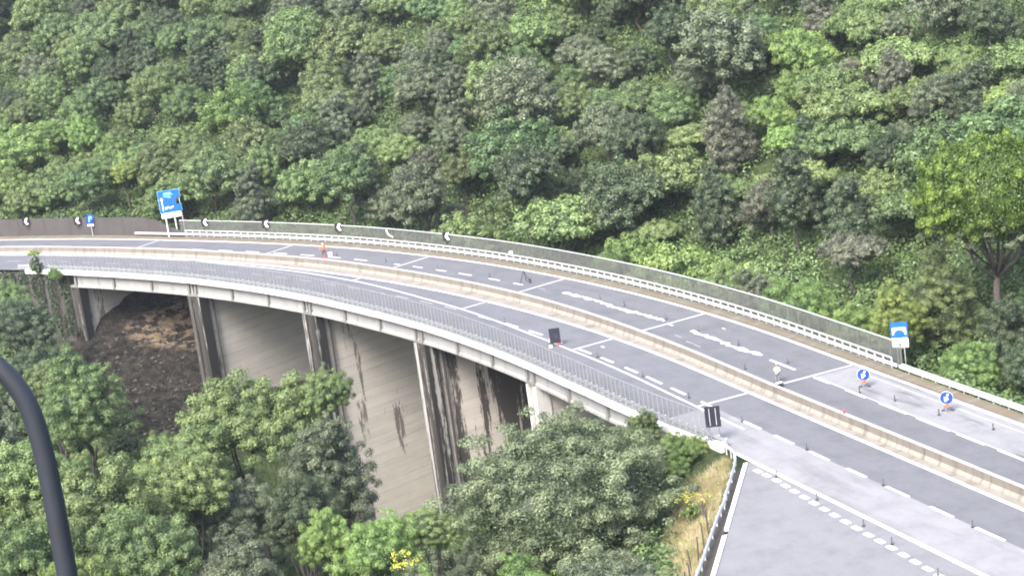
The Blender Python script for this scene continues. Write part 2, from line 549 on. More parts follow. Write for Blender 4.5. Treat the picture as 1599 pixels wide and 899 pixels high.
def build_terrain():
    xs = np.arange(-260, 261, 2.0); ys = np.arange(-60, 521, 2.0)
    X, Y = np.meshgrid(xs, ys)
    Z = ground_z(X.ravel(), Y.ravel()).reshape(X.shape)
    nx, ny = len(xs), len(ys)
    v = np.stack([X.ravel(), Y.ravel(), Z.ravel()], 1)
    i = np.arange(nx * ny).reshape(ny, nx)
    f = np.stack([i[:-1, :-1].ravel(), i[:-1, 1:].ravel(), i[1:, 1:].ravel(), i[1:, :-1].ravel()], 1)
    me = np_mesh('terrain', v, f)
    m, n, p = mat('soil')
    g = coord(n)
    a = noise(n, .12, 5, g); b = noise(n, .9, 6, g, .7); c = noise(n, .25, 3, mapping(n, g, (1, 1, 2.5)))
    col = ramp(n, b, [(.38, (.012, .012, .011)), (.62, (.052, .045, .038))])
    ochre = ramp(n, b, [(.3, (.13, .098, .066)), (.7, (.29, .225, .155))])
    # the washed-out ochre band lies on the slope beneath the first span
    vl = n.nodes.new('ShaderNodeVectorMath'); vl.operation = 'DISTANCE'
    geo2 = mapping(n, g, (1, 1, 2.6)); L(n, geo2, vl.inputs[0]); vl.inputs[1].default_value = (*pt(191, 2), -9.6 * 2.6)
    q = n.nodes.new('ShaderNodeMath'); q.operation = 'MULTIPLY_ADD'; L(n, a, q.inputs[0]); q.inputs[1].default_value = 9; L(n, vl.outputs['Value'], q.inputs[2])
    msk = ramp(n, q.outputs[0], [(0, (1, 1, 1)), (1, (0, 0, 0))])
    mr = n.nodes.new('ShaderNodeMapRange'); L(n, q.outputs[0], mr.inputs[0])
    mr.inputs[1].default_value = 12.; mr.inputs[2].default_value = 13.5; mr.inputs[3].default_value = 1; mr.inputs[4].default_value = 0
    dk = ramp(n, noise(n, .5, 5, mapping(n, g, (1, 1, 3)), .65), [(.47, (1, 1, 1)), (.53, (0, 0, 0))])
    mk = mix(n, 1., mr.outputs[0], dk, 'MULTIPLY')
    col = mix(n, mk, col, ochre)
    vd = n.nodes.new('ShaderNodeVectorMath'); vd.operation = 'DISTANCE'; L(n, g, vd.inputs[0]); vd.inputs[1].default_value = (*pt(188, -2), -12.)
    q2 = n.nodes.new('ShaderNodeMath'); q2.operation = 'MULTIPLY_ADD'; L(n, a, q2.inputs[0]); q2.inputs[1].default_value = 10; L(n, vd.outputs['Value'], q2.inputs[2])
    mr2 = n.nodes.new('ShaderNodeMapRange'); L(n, q2.outputs[0], mr2.inputs[0]); mr2.inputs[1].default_value = 24; mr2.inputs[2].default_value = 31
    moss = ramp(n, b, [(.3, (.030, .045, .020)), (.7, (.085, .115, .048))])
    col = mix(n, mr2.outputs[0], col, moss)
    L(n, col, p.inputs['Base Color']); p.inputs['Roughness'].default_value = 1
    p.inputs['Specular IOR Level'].default_value = .1
    bump(n, p, b, 1., 1.4)
    me.materials.append(m)
    me.shade_smooth()
    tag(link('terrain', me), kind='structure')


def np_mesh(name, v, f, leaf=None):
    """fast mesh from arrays; f is (n, k)"""
    me = bpy.data.meshes.new(name)
    k = f.shape[1]
    me.vertices.add(len(v)); me.vertices.foreach_set('co', np.ascontiguousarray(v, np.float32).ravel())
    me.loops.add(f.size); me.loops.foreach_set('vertex_index', np.ascontiguousarray(f, np.int32).ravel())
    me.polygons.add(len(f)); me.polygons.foreach_set('loop_start', np.arange(0, f.size, k, dtype=np.int32))
    me.polygons.foreach_set('loop_total', np.full(len(f), k, np.int32))
    if leaf is not None:
        at = me.attributes.new('leaf', 'FLOAT', 'FACE'); at.data.foreach_set('value', np.ascontiguousarray(leaf, np.float32))
    me.update(calc_edges=True)
    return me


build_terrain()

# ------------------------------------------------------------------ road surfaces and markings (structure)
S_R, S_L = -10., 300.


def strip(name, mt, oa, ob, s0, s1, z, step=3., mb=None):
    """flat sheet between offset functions oa(s) < ob(s)"""
    own = mb is None
    mb = mb or MB()
    n = max(1, int(math.ceil((s1 - s0) / step)))
    pr = None
    for i in range(n + 1):
        s = s0 + (s1 - s0) * i / n
        a = oa(s) if callable(oa) else oa
        b = ob(s) if callable(ob) else ob
        cur = ((*pt(s, a), z), (*pt(s, b), z), s, a, b)
        if pr:
            mb.quadface([pr[0], pr[1], cur[1], cur[0]], [(pr[2], pr[3]), (pr[2], pr[4]), (cur[2], cur[4]), (cur[2], cur[3])])
        pr = cur
    if own:
        return tag(mb.build(name, mt), kind='structure')


K = lambda s: float(kerb_o(np.array(s)))
strip('road', MT['asphalt'], lambda s: ne(s) + .3, 1.0, S_R, S_L, 0)
strip('road', MT['asphalt_far'], 1.0, lambda s: fe(s) + .5, S_R, S_L, 0)
strip('road', MT['asphalt_light'], lambda s: ne(s) + .31 if s > 57 else -9.1, -4.4, S_R, 71.5, .005)
strip('road', MT['asphalt_stained'], lambda s: fd(s), lambda s: fe(s) + .45, S_R, 72, .005)
strip('side_road', MT['asphalt_side'], K, -9.0, S_R, 56.6, .004)
strip('median_strip', MT['median'], .15, lambda s: md(s) + .5, S_R, S_L, .006)

mk = MB()
mkw = MB()


def line(oa, w_, s0, s1, z=.014, mb=mk, step=2.5):
    f = oa if callable(oa) else (lambda s: oa)
    strip('', None, lambda s: f(s) - w_ / 2, lambda s: f(s) + w_ / 2, s0, s1, z, step, mb)


line(0, .34, S_R, S_L)
line(lambda s: fe(s) + .05, .34, S_R, S_L)
line(bl, .20, 64, 240)
line(-9.0, .36, S_R, 59.5)
for a_, b_ in [(109.2, 106.4), (98.7, 95.6), (93.5, 90.9), (88.5, 85.9), (84.1, 80.9), (79.1, 76.3), (104.4, 101.6), (114.6, 111.6), (119.9, 117.2), (73.4, 71), (65.9, 63.0), (60.8, 57.8), (55.4, 52.5), (50.0, 47.3), (44.6, 41.7), (39.1, 36.3), (33.7, 30.5), (28.3, 25.3), (22.9, 20), (17.5, 14.6)]:
    line(-4.1 if a_ > 105 else -4.4, .26, b_, a_)
s = 125.
while s < 235:
    line(lambda q: -3.9, .17, s, s + 2.6, mb=mkw); s += 5.2
for k_, (s_, o_) in enumerate([(54.4, -9.81), (53.1, -9.79), (51.6, -9.8), (50.1, -9.9), (48.6, -10.02), (47, -10.13), (45.5, -10.25), (43.9, -10.35), (42.4, -10.43), (40.8, -10.53), (39.2, -10.63), (37.6, -10.7), (36.1, -10.76), (34.6, -10.84), (33, -10.93), (31.5, -11.03), (30, -11.1), (28.5, -11.2), (27, -11.3), (25.4, -11.4), (23.8, -11.5)]):
    line(o_, .46, s_ - .48, s_ + .42)
# far carriageway dashes
for a_, b_ in [(72, 69.3), (66.7, 63.6), (61.5, 57.4), (56, 51.5), (50.5, 46.9), (45.2, 41), (39.6, 36), (34, 30.6), (28.6, 25.3), (79.7, 75.2)]:
    line(lambda q: fd(q) - .05, .28, b_, a_)
line(lambda q: fd(q) + .05, .2, 25, 71, .012, mkw)
line(lambda q: fe(q) - 1.0, .18, 25, 70, .012, mkw)
for a_, b_ in [(160.3, 157.7), (152.3, 151.2), (148.6, 146.7), (144, 142), (139.5, 137), (133.6, 131.5), (128.8, 127), (165.5, 163), (170.8, 168.1), (176, 173.4), (181.4, 178.8), (186.7, 184), (192, 189.5), (197.3, 195), (204.3, 201.6), (209.9, 207.7), (215, 212.7), (221.9, 219.8), (227, 224.5), (232.5, 230.1)]:
    line(lambda q: fd(q), .24, b_, a_)
rnd = random.Random(5)


def smear(pts, wd):
    """ragged thick paint strip"""
    for i in range(len(pts) - 1):
        (sa, oa), (sb, ob) = pts[i], pts[i + 1]
        n = max(2, int(abs(sb - sa) / .5))
        pr = None
        for j in range(n + 1):
            t = j / n
            s_, o_ = sa + (sb - sa) * t, oa + (ob - oa) * t
            w_ = wd * rnd.uniform(.3, 1.1) / 2
            o_ += rnd.uniform(-.14, .14)
            c = ((*pt(s_, o_ - w_), .017), (*pt(s_, o_ + w_), .017))
            if pr: mk.quadface([pr[0], c[0], c[1], pr[1]][::-1])
            pr = c


smear([(119.5, 6.95), (116, 7.1), (112.5, 7.0)], .66)
smear([(112, 6.75), (107.8, 6.6), (104.3, 6.7), (99.7, 6.75)], .68)
smear([(94.3, 6.45), (90.6, 6.5), (87.5, 6.42)], .68)
smear([(87.2, 6.2), (84.1, 6.45), (81.6, 6.8)], .72)
smear([(98.4, 6.3), (97.5, 6.3)], .3)
for s_, o_ in ((122.6, 6.7), (93, 4.6), (90.2, 4.2), (88.6, 4.1), (99.2, 2.7)):
    line(o_, .13, s_, s_ + 1.3, mb=mkw)
line(-2.4, .2, 96.5, 97.1); line(9.1, .12, 92, 92.6)
tag(mk.build('road_markings', MT['paint']), kind='structure')
tag(mkw.build('worn_road_markings', MT['paint_worn']), kind='structure')

jm = MB()
for k_, s_ in enumerate(PIERS):
    for oa, ob, sk in ((max(ne(s_) + .8, bl(s_) - .1), 0 - .2, 0), (md(s_) + .45, fe(s_) - .15, 0)):
        p0 = [(s_ - .17, oa), (s_ + .17, oa), (s_ + .17, ob), (s_ - .17, ob)]
        jm.quadface([(*pt(a, b), .010) for a, b in p0][::-1])
tag(jm.build('expansion_joints', MT['joint']), kind='structure')

# far brown verge kerb on land and on the deck, painted kerb of the side road
vk = MB()
vk.sweep([(.42, -.2), (.42, .13), (1.55, .16), (1.55, -.2)], S_R, S_L, of=fe)
tag(vk.build('kerb', MT['kerb']), kind='structure')
ks = MB()
for s0_, s1_ in ((45.2, 56.5), (10, 44.3)):
    ks.sweep([(-.42, -.1), (-.40, .12), (.0, .12), (.02, -.1)], s0_, s1_, of=K)
tag(ks.build('painted_kerb', MT['paint']), kind='structure')

strip('gutter', MT['recess'], lambda s: K(s) - 1.3, lambda s: K(s) - .3, 30, 56, .0)

# ------------------------------------------------------------------ viaduct
via = empty('viaduct', (*pt(137, 0), 0))
tag(via, 'curved concrete road viaduct crossing the wooded gully on stained wall piers', 'viaduct')
via_inv = Vector(via.location)


def vpart(mb, name, m, parent=via, smooth=False):
    o = mb.build(name, m, None, smooth)
    o.parent = parent
    o.matrix_parent_inverse = Matrix.Translation(-via_inv)
    return o


d = MB()
n_ = 44
prev = None
for i in range(n_ + 1):
    s_ = SB0 + (SB1 + 1.0 - SB0) * i / n_
    a_, b_ = ne(s_), fe(s_) + 2.5
    ring = [(*pt(s_, a_ + .35), -.02), (*pt(s_, b_ - .25), -.02), (*pt(s_, b_ - .25), -.32), (*pt(s_, a_ + .35), -.32)]
    if prev:
        for k in range(4):
            j = (k + 1) % 4
            d.quadface([prev[k], prev[j], ring[j], ring[k]])
    else: d.quadface(ring)
    prev = ring
d.quadface(prev[::-1])
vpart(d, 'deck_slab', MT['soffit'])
e = MB(); e.sweep([(0, -.42), (0, .16), (.34, .2), (.34, -.42)], 61, 212, of=ne)
vpart(e, 'edge_beam', MT['cap'])
e = MB(); e.sweep([(2.0, -.42), (2.0, .22), (2.35, .22), (2.35, -.42)], SB0, 206, of=fe)
vpart(e, 'edge_beam', MT['kerb'])
# girders: one per span and side line
for k in range(-1, 5):
    sa = PIERS[k] + .22 if k >= 0 else 60.
    sb = PIERS[k + 1] - .22
    for side in range(4):
        if side == 0: of, prof = ne, [(.62, -.43), (.62, -.62), (.86, -.72), (.86, -2.02), (.66, -2.12), (.66, -2.38), (1.3, -2.38), (1.3, -.43)]
        elif side == 3: of, prof = fe, [(1.7, -.43), (1.7, -2.35), (1.2, -2.35), (1.2, -.43)]
        else:
            of, prof = (lambda s: -4. if side == 1 else 4.5), [(0, -.33), (0, -2.35), (.5, -2.35), (.5, -.33)]
        if k == -1 and side: continue
        g = MB(); g.sweep(prof, sa, sb, of=of)
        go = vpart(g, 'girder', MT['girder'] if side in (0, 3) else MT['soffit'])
        if side == 0:
            for t in ((0.02, .34, .66, .98) if k >= 0 else (.98,)):
                s_ = sa + (sb - sa) * t
                rb = MB(); rb.sweep([(.60, -.63), (.52, -2.2), (.85, -2.2), (.855, -.63)], s_ - .2, s_ + .2, of=ne)
                vpart(rb, 'rib', MT['rib'])


# piers: wide wall slabs across the deck, narrow ends toward the valley
def pier(k, th=2.5):
    sc = PIERS[k]
    a0 = ne(sc) + .55
    zb = -2.42
    stained = {2: 'slab_stained', 1: 'slab_grey'}.get(k, 'slab')
    body = MB()

    def wall(mb, sa, sb, oa, ob, z0, z1):
        P = [(sa, oa), (sb, oa), (sb, ob), (sa, ob)]
        W = [pt(a, b) for a, b in P]
        for i in range(4):
            j = (i + 1) % 4
            ln = math.dist(W[i], W[j])
            u0 = P[i][1] + P[i][0] * .37 + k * 13.7
            u1 = u0 + ln if i != 3 else u0 + ln
            mb.quadface([(*W[i], z0), (*W[j], z0), (*W[j], z1), (*W[i], z1)], [(u0, z0), (u1, z0), (u1, z1), (u0, z1)])
        mb.quadface([(*p_, z1) for p_ in W], [(0, 0)] * 4)

    bot = min(gz(*pt(sc, o_)) for o_ in (a0, 0, 8)) - 3
    if k == 0:
        bot = -8
    pr = empty('pier', (*pt(sc, a0), zb))
    pr.parent = via
    pr.matrix_parent_inverse = Matrix.Translation(-via_inv)
    pinv = Matrix.Translation(-Vector(pr.location))
    pr['label'] = {5: 'short pale pier at the left end standing in bare soil', 4: 'pier with a blackened end beside the dark soil opening', 3: 'tall beige wall pier with an ivy-free banded face',
                   2: 'tallest wall pier with heavy black vertical stains', 1: 'grey pier with two white pilaster strips above the round tree crown', 0: 'last pier hidden by the bushes at the right end'}[k]

    def pp(mb, name, m):
        o = mb.build(name, m)
        o.parent = pr
        o.matrix_parent_inverse = pinv
        return o
    for qa, qb in (((a0 + .6, 3.2), (4.9, 11.8)) if k in (1, 2) else ((a0 + .6, 11.8 if k < 5 else 5.),)):
        b = MB(); wall(b, sc - th / 2 + .3, sc + th / 2 - .3, qa, qb, bot, zb - .02); pp(b, 'wall_slab', MT[stained])
    pil = 'pale' if k == 1 else 'pierend'
    for sg in (-1, 1):
        b = MB(); c = sc + sg * (th / 2 - .35); hw_ = .35 if k != 1 else .2
        wall(b, c - hw_, c + hw_, a0, a0 + 1.5 if sg < 0 else a0 + 1.0, bot, zb - .01 - .03 * (sg > 0)); pp(b, 'pilaster', MT[pil if sg < 0 or k == 1 else 'pierlight'])
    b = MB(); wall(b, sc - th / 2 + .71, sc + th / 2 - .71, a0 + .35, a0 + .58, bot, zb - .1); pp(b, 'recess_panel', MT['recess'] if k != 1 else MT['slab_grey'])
    if k in (2, 3, 4):
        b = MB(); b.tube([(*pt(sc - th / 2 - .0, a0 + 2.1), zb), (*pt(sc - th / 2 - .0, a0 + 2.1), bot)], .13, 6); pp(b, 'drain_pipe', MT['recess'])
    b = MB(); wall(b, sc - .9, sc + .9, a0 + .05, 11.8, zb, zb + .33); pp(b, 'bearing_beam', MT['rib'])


for k in range(6): pier(k)
# abutment behind the first span, wing walls on the valley side
ab = MB()
ab.sweep([(.45, -12), (.45, -.45), (1.1, -.45), (1.1, -12)], 203.5, 235, of=ne)
vpart(ab, 'wing_wall', MT['wall'])
b = MB(); P_ = [pt(204.0, -8), pt(205, -8), pt(205, 11), pt(204.0, 11)]
b.prism(P_, -11, -.45); vpart(b, 'abutment_wall', MT['rib'])
b = MB(); P_ = [pt(64.0, -8.6), pt(65, -8.6), pt(65, 12), pt(64., 12)]
b.prism(P_, -7, -.45); vpart(b, 'abutment_wall', MT['rib'])


# ------------------------------------------------------------------ long rails and fences
def rail_thing(name, label, cat, s_base, o_fun):
    r = empty(name, (*pt(s_base, o_fun(s_base)), 0))
    tag(r, label, cat)
    return r


def child(mb, name, m, root, smooth=False, parent=None):
    o = mb.build(name, m, None, smooth)
    o.parent = parent or root
    o.matrix_parent_inverse = (Matrix.Translation(-Vector(root.location)))
    return o


def posts(root, me, lst, name='post'):
    """lst of (x, y, z, rz); the 100 nearest the viewpoint are parts, the rest one part"""
    lst = sorted(lst, key=lambda q: q[0] ** 2 + q[1] ** 2)
    inv = Matrix.Translation(-Vector(root.location))
    for (x, y, z, rz) in lst[:100]:
        o = link(name, me); o.location = (x, y, z); o.rotation_euler = (0, 0, rz)
        o.parent = root; o.matrix_parent_inverse = inv
    if len(lst) > 100:
        mb = MB()
        for (x, y, z, rz) in lst[100:]:
            m_ = Matrix.Translation((x, y, z)) @ Matrix.Rotation(rz, 4, 'Z')
            for pl in me.polygons:
                mb.quadface([m_ @ me.vertices[i].co for i in pl.vertices])
        o = mb.build(name, me.materials[0]); o.parent = root; o.matrix_parent_inverse = inv
        o['kind'] = 'stuff'


WB = [(.0, .0), (.08, .04), (.0, .10), (.0, .16), (.08, .22), (.0, .31), (-.03, .31), (-.03, .0)]   # W profile (toward +o)


def wbeam(z, sg=1): return [(a * sg, b + z) for a, b in WB]


# near-side barrier on the viaduct edge
off = lambda s: ne(s) + .62
r = rail_thing('bridge_guardrail', 'low steel guardrail with white posts along the valley edge of the viaduct', 'guardrail', 137, off)
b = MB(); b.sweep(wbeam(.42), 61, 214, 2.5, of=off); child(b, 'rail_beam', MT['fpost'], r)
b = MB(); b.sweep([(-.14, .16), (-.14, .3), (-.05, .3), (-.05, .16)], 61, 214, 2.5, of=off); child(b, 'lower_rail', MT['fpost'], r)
pm = MB().box((0, -.07, .36), (.09, .12, .72)).box((0, -.07, .735), (.2, .16, .05)).mesh('post', MT['galv_light'])
L_ = []
s = 61.2
while s < 213:
    L_.append((*pt(s, off(s) - .02), 0, heading(s))); s += 1.15
posts(r, pm, L_)


# mesh fences -------------------------------------------------------------
def mesh_fence(name, label, s0, s1, of, h, step, wm, pitch, wt, top, rail_m, hz, base=.17, cross=None):
    r = rail_thing(name, label, 'fence', (s0 + s1) / 2, of)
    pm = MB().box((0, 0, (h + base) / 2), (.045, .05, h - base)).mesh('post', MT['fpost' if rail_m == 'fpost' else 'fpost_dark'])
    L_ = []
    n = int((s1 - s0) / step)
    for i in range(n + 1):
        s_ = s0 + (s1 - s0) * i / n
        L_.append((*pt(s_, of(s_)), 0, heading(s_)))
    posts(r, pm, L_)
    b = MB(); b.sweep([(-top, h - top), (-top, h + top), (top, h + top), (top, h - top)], s0, s1, 2.5, of=of)
    child(b, 'top_rail', MT[rail_m], r)
    # wires: real thin strands
    n = int((s1 - s0) / pitch)
    V, F = [], []
    for i in range(n + 1):
        s_ = s0 + (s1 - s0) * i / n
        o_ = of(s_) + .045
        x0, y0 = pt(s_ - wt / 2, o_); x1, y1 = pt(s_ + wt / 2, o_); x2, y2 = pt(s_, o_ + wt)
        k = len(V)
        lean = 0
        V += [(x0, y0, base), (x1, y1, base), (x2, y2, base), (x0, y0, h - top), (x1, y1, h - top), (x2, y2, h - top)]
        F += [(k, k + 1, k + 4, k + 3), (k + 1, k + 2, k + 5, k + 4), (k + 2, k, k + 3, k + 5)]
    me = np_mesh('mesh_panel', np.array(V), np.array(F))
    nv = MB()
    z = base + hz
    while z < h - .05:
        nv.sweep([(.03, z - wt / 2), (.03, z + wt / 2), (.03 + wt, z)], s0, s1, 4, of=of, caps=False); z += hz
    me2 = nv.mesh('w', MT[wm])
    me.materials.append(MT[wm])
    o = link('mesh_panel', me); o.parent = r; o.matrix_parent_inverse = Matrix.Translation(-Vector(r.location))
    o2 = link('horizontal_wires', me2); o2.parent = r; o2.matrix_parent_inverse = Matrix.Translation(-Vector(r.location))
    return r


mesh_fence('mesh_fence', 'tall see-through grey mesh fence on the valley edge of the viaduct', 63.2, 211, lambda s: ne(s) + .17, 2.65, .82, 'wire', .16, .011, .02, 'fpost', .2, .21)
ffar = mesh_fence('mesh_fence', 'dense grey mesh fence with pale top rail on the hill side of the viaduct', SB0 - 1.5, 200.5, lambda s: fe(s) + 2.15, 2.5, 1.7, 'wire_far', .095, .026, .045, 'galv', .09, .23)

# far-side barrier: beam, top tube, lower rail
off2 = lambda s: fe(s) + 1.3
r = rail_thing('bridge_barrier', 'double steel bridge barrier with top tube on the hill side kerb', 'guardrail', 137, off2)
b = MB(); b.sweep([(a, c) for a, c in wbeam(.50, -1)], SB0 - 2, 209, 2.5, of=off2); child(b, 'rail_beam', MT['galv_light'], r)
b = MB(); b.sweep([(.06, 1.12), (.06, 1.22), (.18, 1.22), (.18, 1.12)], SB0 - 1, 199, 2.5, of=off2); child(b, 'top_rail', MT['galv_light'], r)
b = MB(); b.sweep([(-.05, .22), (-.05, .31), (.0, .31), (.0, .22)], SB0 - 1, 199, 2.5, of=off2); child(b, 'lower_rail', MT['fpost_dark'], r)
pm = MB().box((0, -.12, .61), (.13, .1, 1.1)).mesh('post', MT['galv_light'])
L_ = []
s = SB0 - 1
while s < 199:
    L_.append((*pt(s, off2(s)), 0, heading(s))); s += 1.33
posts(r, pm, L_)
# land guardrail beyond the viaduct
off3 = lambda s: fe(s) + 1.32
r = rail_thing('roadside_guardrail', 'plain galvanised guardrail running on toward the lower right past the bridge name sign', 'guardrail', 45, off3)
b = MB(); b.sweep(wbeam(.48, -1), S_R, SB0 - 2.3, 2.5, of=off3); child(b, 'rail_beam', MT['galv_light'], r)
b = MB(); b.sweep([(.2, .74), (.2, .84), (.34, .84), (.34, .74)], S_R, SB0 - 2.3, 2.5, of=off3); child(b, 'rear_rail', MT['galv_light'], r)
pm = MB().box((0, -.1, .4), (.1, .1, .8)).mesh('post', MT['galv'])
posts(r, pm, [(*pt(s_, off3(s_) + .08), 0, heading(s_)) for s_ in np.arange(S_R, SB0 - 2.5, 2.)])

# side road guardrail, leaving the edge of the viaduct: two overlapping lengths
gp = [(60.2, -9.45), (58.2, -9.7), (56.6, -10.4), (52.7, -13.2), (49.0, -15.9)]
gp2 = [(49.6, -15.3), (47.5, -17.1), (43.5, -20.1), (40.7, -22.2), (37.9, -24.3), (30, -31)]


def guard_poly(path, label, n_sub=4):
    P = [Vector((*pt(a, b), 0)) for a, b in path]
    Q = []
    for i in range(len(P) - 1):
        for j in range(n_sub): Q.append(P[i].lerp(P[i + 1], j / n_sub))
    Q.append(P[-1])
    for _ in range(3):
        Q = [Q[0]] + [(Q[i - 1] + Q[i] * 2 + Q[i + 1]) / 4 for i in range(1, len(Q) - 1)] + [Q[-1]]
    r = empty('roadside_guardrail', tuple(Q[0])); tag(r, label, 'guardrail')
    b = MB(); prev = None
    for i, q in enumerate(Q):
        dd = (Q[min(i + 1, len(Q) - 1)] - Q[max(i - 1, 0)]).normalized()
        nrm = Vector((-dd.y, dd.x, 0))
        if nrm.x < 0: nrm = -nrm
        ring = [q + nrm * a + Vector((0, 0, c)) for a, c in wbeam(.5)]
        if prev:
            for k in range(len(ring)):
                j = (k + 1) % len(ring); b.quadface([prev[k], ring[k], ring[j], prev[j]])
        else: b.quadface(ring[::-1])
        prev = ring
    b.quadface(prev)
    child(b, 'rail_beam', MT['galv_light'], r)
    pm = MB().box((0, -.06, .36), (.09, .1, .86)).mesh('post', MT['galv'])
    for i in range(1, len(Q), 2):
        o = link('post', pm); o.location = Q[i] + Vector((-.08, 0, 0)); o.parent = r; o.matrix_parent_inverse = Matrix.Translation(-Vector(r.location))


guard_poly(gp, 'upper length of curved guardrail between the dry grass and the side road')
guard_poly(gp2, 'lower length of guardrail beside the side road at the photo bottom edge')

# median barrier
mr_ = rail_thing('median_barrier', 'brown stained concrete median barrier with top tinted sunlit white along the curve', 'barrier', 120, md)
s = S_R
while s < S_L:
    e_ = min(s + 8.2, S_L)
    b = MB(); b.sweep([(-.11, .36), (-.09, .97), (.09, .97), (.11, .36)], s + .04, e_ - .04, 2.1, of=md)
    up = child(b, 'barrier_block', MT['newjersey'], mr_)
    b = MB(); b.sweep([(-.34, .0), (-.32, .10), (-.12, .355), (.12, .355), (.32, .10), (.34, .0)], s + .04, e_ - .04, 2.1, of=md)
    child(b, 'barrier_foot', MT['njfoot'], mr_)
    b = MB(); b.sweep([(-.13, .975), (-.13, 1.07), (.13, 1.07), (.13, .975)], s + .02, e_ - .02, 2.1, of=md)
    child(b, 'coping', MT['njtop'], mr_)
    s += 8.2

# brown retaining wall at left beyond the viaduct
rw = empty('retaining_wall', (*pt(222, 10.8), 0)); tag(rw, 'long brown retaining wall behind the road at the left edge', 'wall')
b = MB()
fw = lambda s: 10.9 - max(0, 206 - s) * .05
n_ = 40
prev = None
for i in range(n_ + 1):
    s_ = 197.5 + (300 - 197.5) * i / n_
    h_ = 2.75 * min(1, max(.25, (s_ - 197.5) / 9))
    a_ = [(*pt(s_, fw(s_)), -.5), (*pt(s_, fw(s_)), h_), (*pt(s_, fw(s_) + .5), h_ + .02), (*pt(s_, fw(s_) + .5), -.5)]
    if prev:
        for k in range(3): b.quadface([prev[k], a_[k], a_[k + 1], prev[k + 1]], [(prs, k * 3), (s_, k * 3), (s_, k * 3 + 2.7), (prs, k * 3 + 2.7)])
    else: b.quadface(a_)
    prev = a_; prs = s_
child(b, 'wall_face', MT['wall'], rw)
for s_ in np.arange(206.5, 250, 5.2):
    b = MB(); b.sweep([(-.03, -.3), (-.03, 2.74), (-.0, 2.74), (-.0, -.3)], s_, s_ + .07, of=fw); child(b, 'wall_seam', MT['recess'], rw)
b = MB(); b.sweep([(-.55, -.1), (-.55, .12), (-.02, .14), (-.02, -.1)], 203, 300, of=fw)
tag(b.build('gutter_kerb', MT['kerb']), kind='structure')


# ------------------------------------------------------------------ signs
def facing(x, y, turn=0):
    """z rotation that turns a board's -Y face toward the viewpoint side"""
    return math.atan2(y, x) - math.pi / 2 + turn


def chevron(mb, w_, h_, t, y):
    """'<' in the xz plane"""
    for sg in (1, -1):
        pts = [(-w_ * .5, y, 0), (-w_ * .5 + t * 1.3, y, 0), (w_ * .5, y, sg * h_ * .5), (w_ * .5 - t * 1.3, y, sg * h_ * .5)]
        mb.quadface(pts if sg > 0 else pts[::-1])


def make_chevron_sign(x, y, z, label, big=1.):
    r = empty('chevron_sign', (x, y, z), facing(x, y, -.2))
    tag(r, label, 'road sign', 'chevron boards along the outside of the curve')
    MB().box((0, 0, .55), (1.15, .04, 1.2)).build('board', MT['black'], r)
    b = MB(); chevron(b, .62, .98, .27, -.03)
    for q in range(len(b.v)): b.v[q] = (b.v[q][0], b.v[q][1], b.v[q][2] + .55)
    b.build('chevron', MT['white'], r)
    b = MB().box((-.3, .06, -.0), (.06, .06, 1.5)).box((.3, .06, -.0), (.06, .06, 1.5)); b.build('bracket', MT['dark'], r)
    return r


CHV = [(234 - 3.6, 10.5, 2.0, 'chevron board on the retaining wall at the left photo edge'),
       (220.2, 10.5, 2.0, 'chevron board on the retaining wall beside the small blue parking sign'),
       (195.3, None, 1.75, 'first chevron board on the mesh fence, right of the large blue direction sign'),
       (183.5, None, 1.75, 'second chevron board on the mesh fence, left of the orange-clad worker'),
       (169.8, None, 1.75, 'third chevron board on the mesh fence, just right of the orange-clad worker'),
       (149.2, None, 1.75, 'last chevron board on the mesh fence before the middle of the viaduct')]
for s_, o_, z_, lb in CHV:
    o__ = o_ if o_ else fe(s_) + 1.95
    make_chevron_sign(*pt(s_, o__), z_, lb)
# bent marker strip and round reflector on the fence
x_, y_ = pt(160.3, fe(160.3) + 1.95)
b = MB().tube([(x_ - .35, y_, 2.45), (x_ - .25, y_ - .05, 2.0), (x_, y_ - .1, 1.65), (x_ + .4, y_ - .12, 1.35)], .09, 6)
tag(b.build('bent_marker', MT['white']), 'bent white strip hanging on the hill side mesh fence', 'marker')
x_, y_ = pt(137.3, fe(137.3) + 1.9)
r = empty('reflector', (x_, y_, 1.25), facing(x_, y_)); tag(r, 'small round white reflector on the hill side mesh fence', 'reflector')
b = MB().tube([(0, -.04, 0), (0, .02, 0)], .26, 14); b.build('disc', MT['white'], r)
MB().box((0, .06, -.2), (.05, .04, .7)).build('bracket', MT['galv'], r)

# large blue direction sign
x_, y_ = pt(201.5, 10.9)
ds = empty('direction_sign', (x_, y_, 0), facing(x_, y_, -.05))
tag(ds, 'large blue direction sign with notched right side on grey posts above the road', 'road sign')


def poly_plate(mb, pts, y0, y1):
    n = len(pts)
    mb.quadface([(a, y0, b) for a, b in pts]); mb.quadface([(a, y1, b) for a, b in pts][::-1])
    for i in range(n):
        (a, b), (c, e) = pts[i], pts[(i + 1) % n]
        mb.quadface([(a, y0, b), (a, y1, b), (c, y1, e), (c, y0, e)])
    return mb


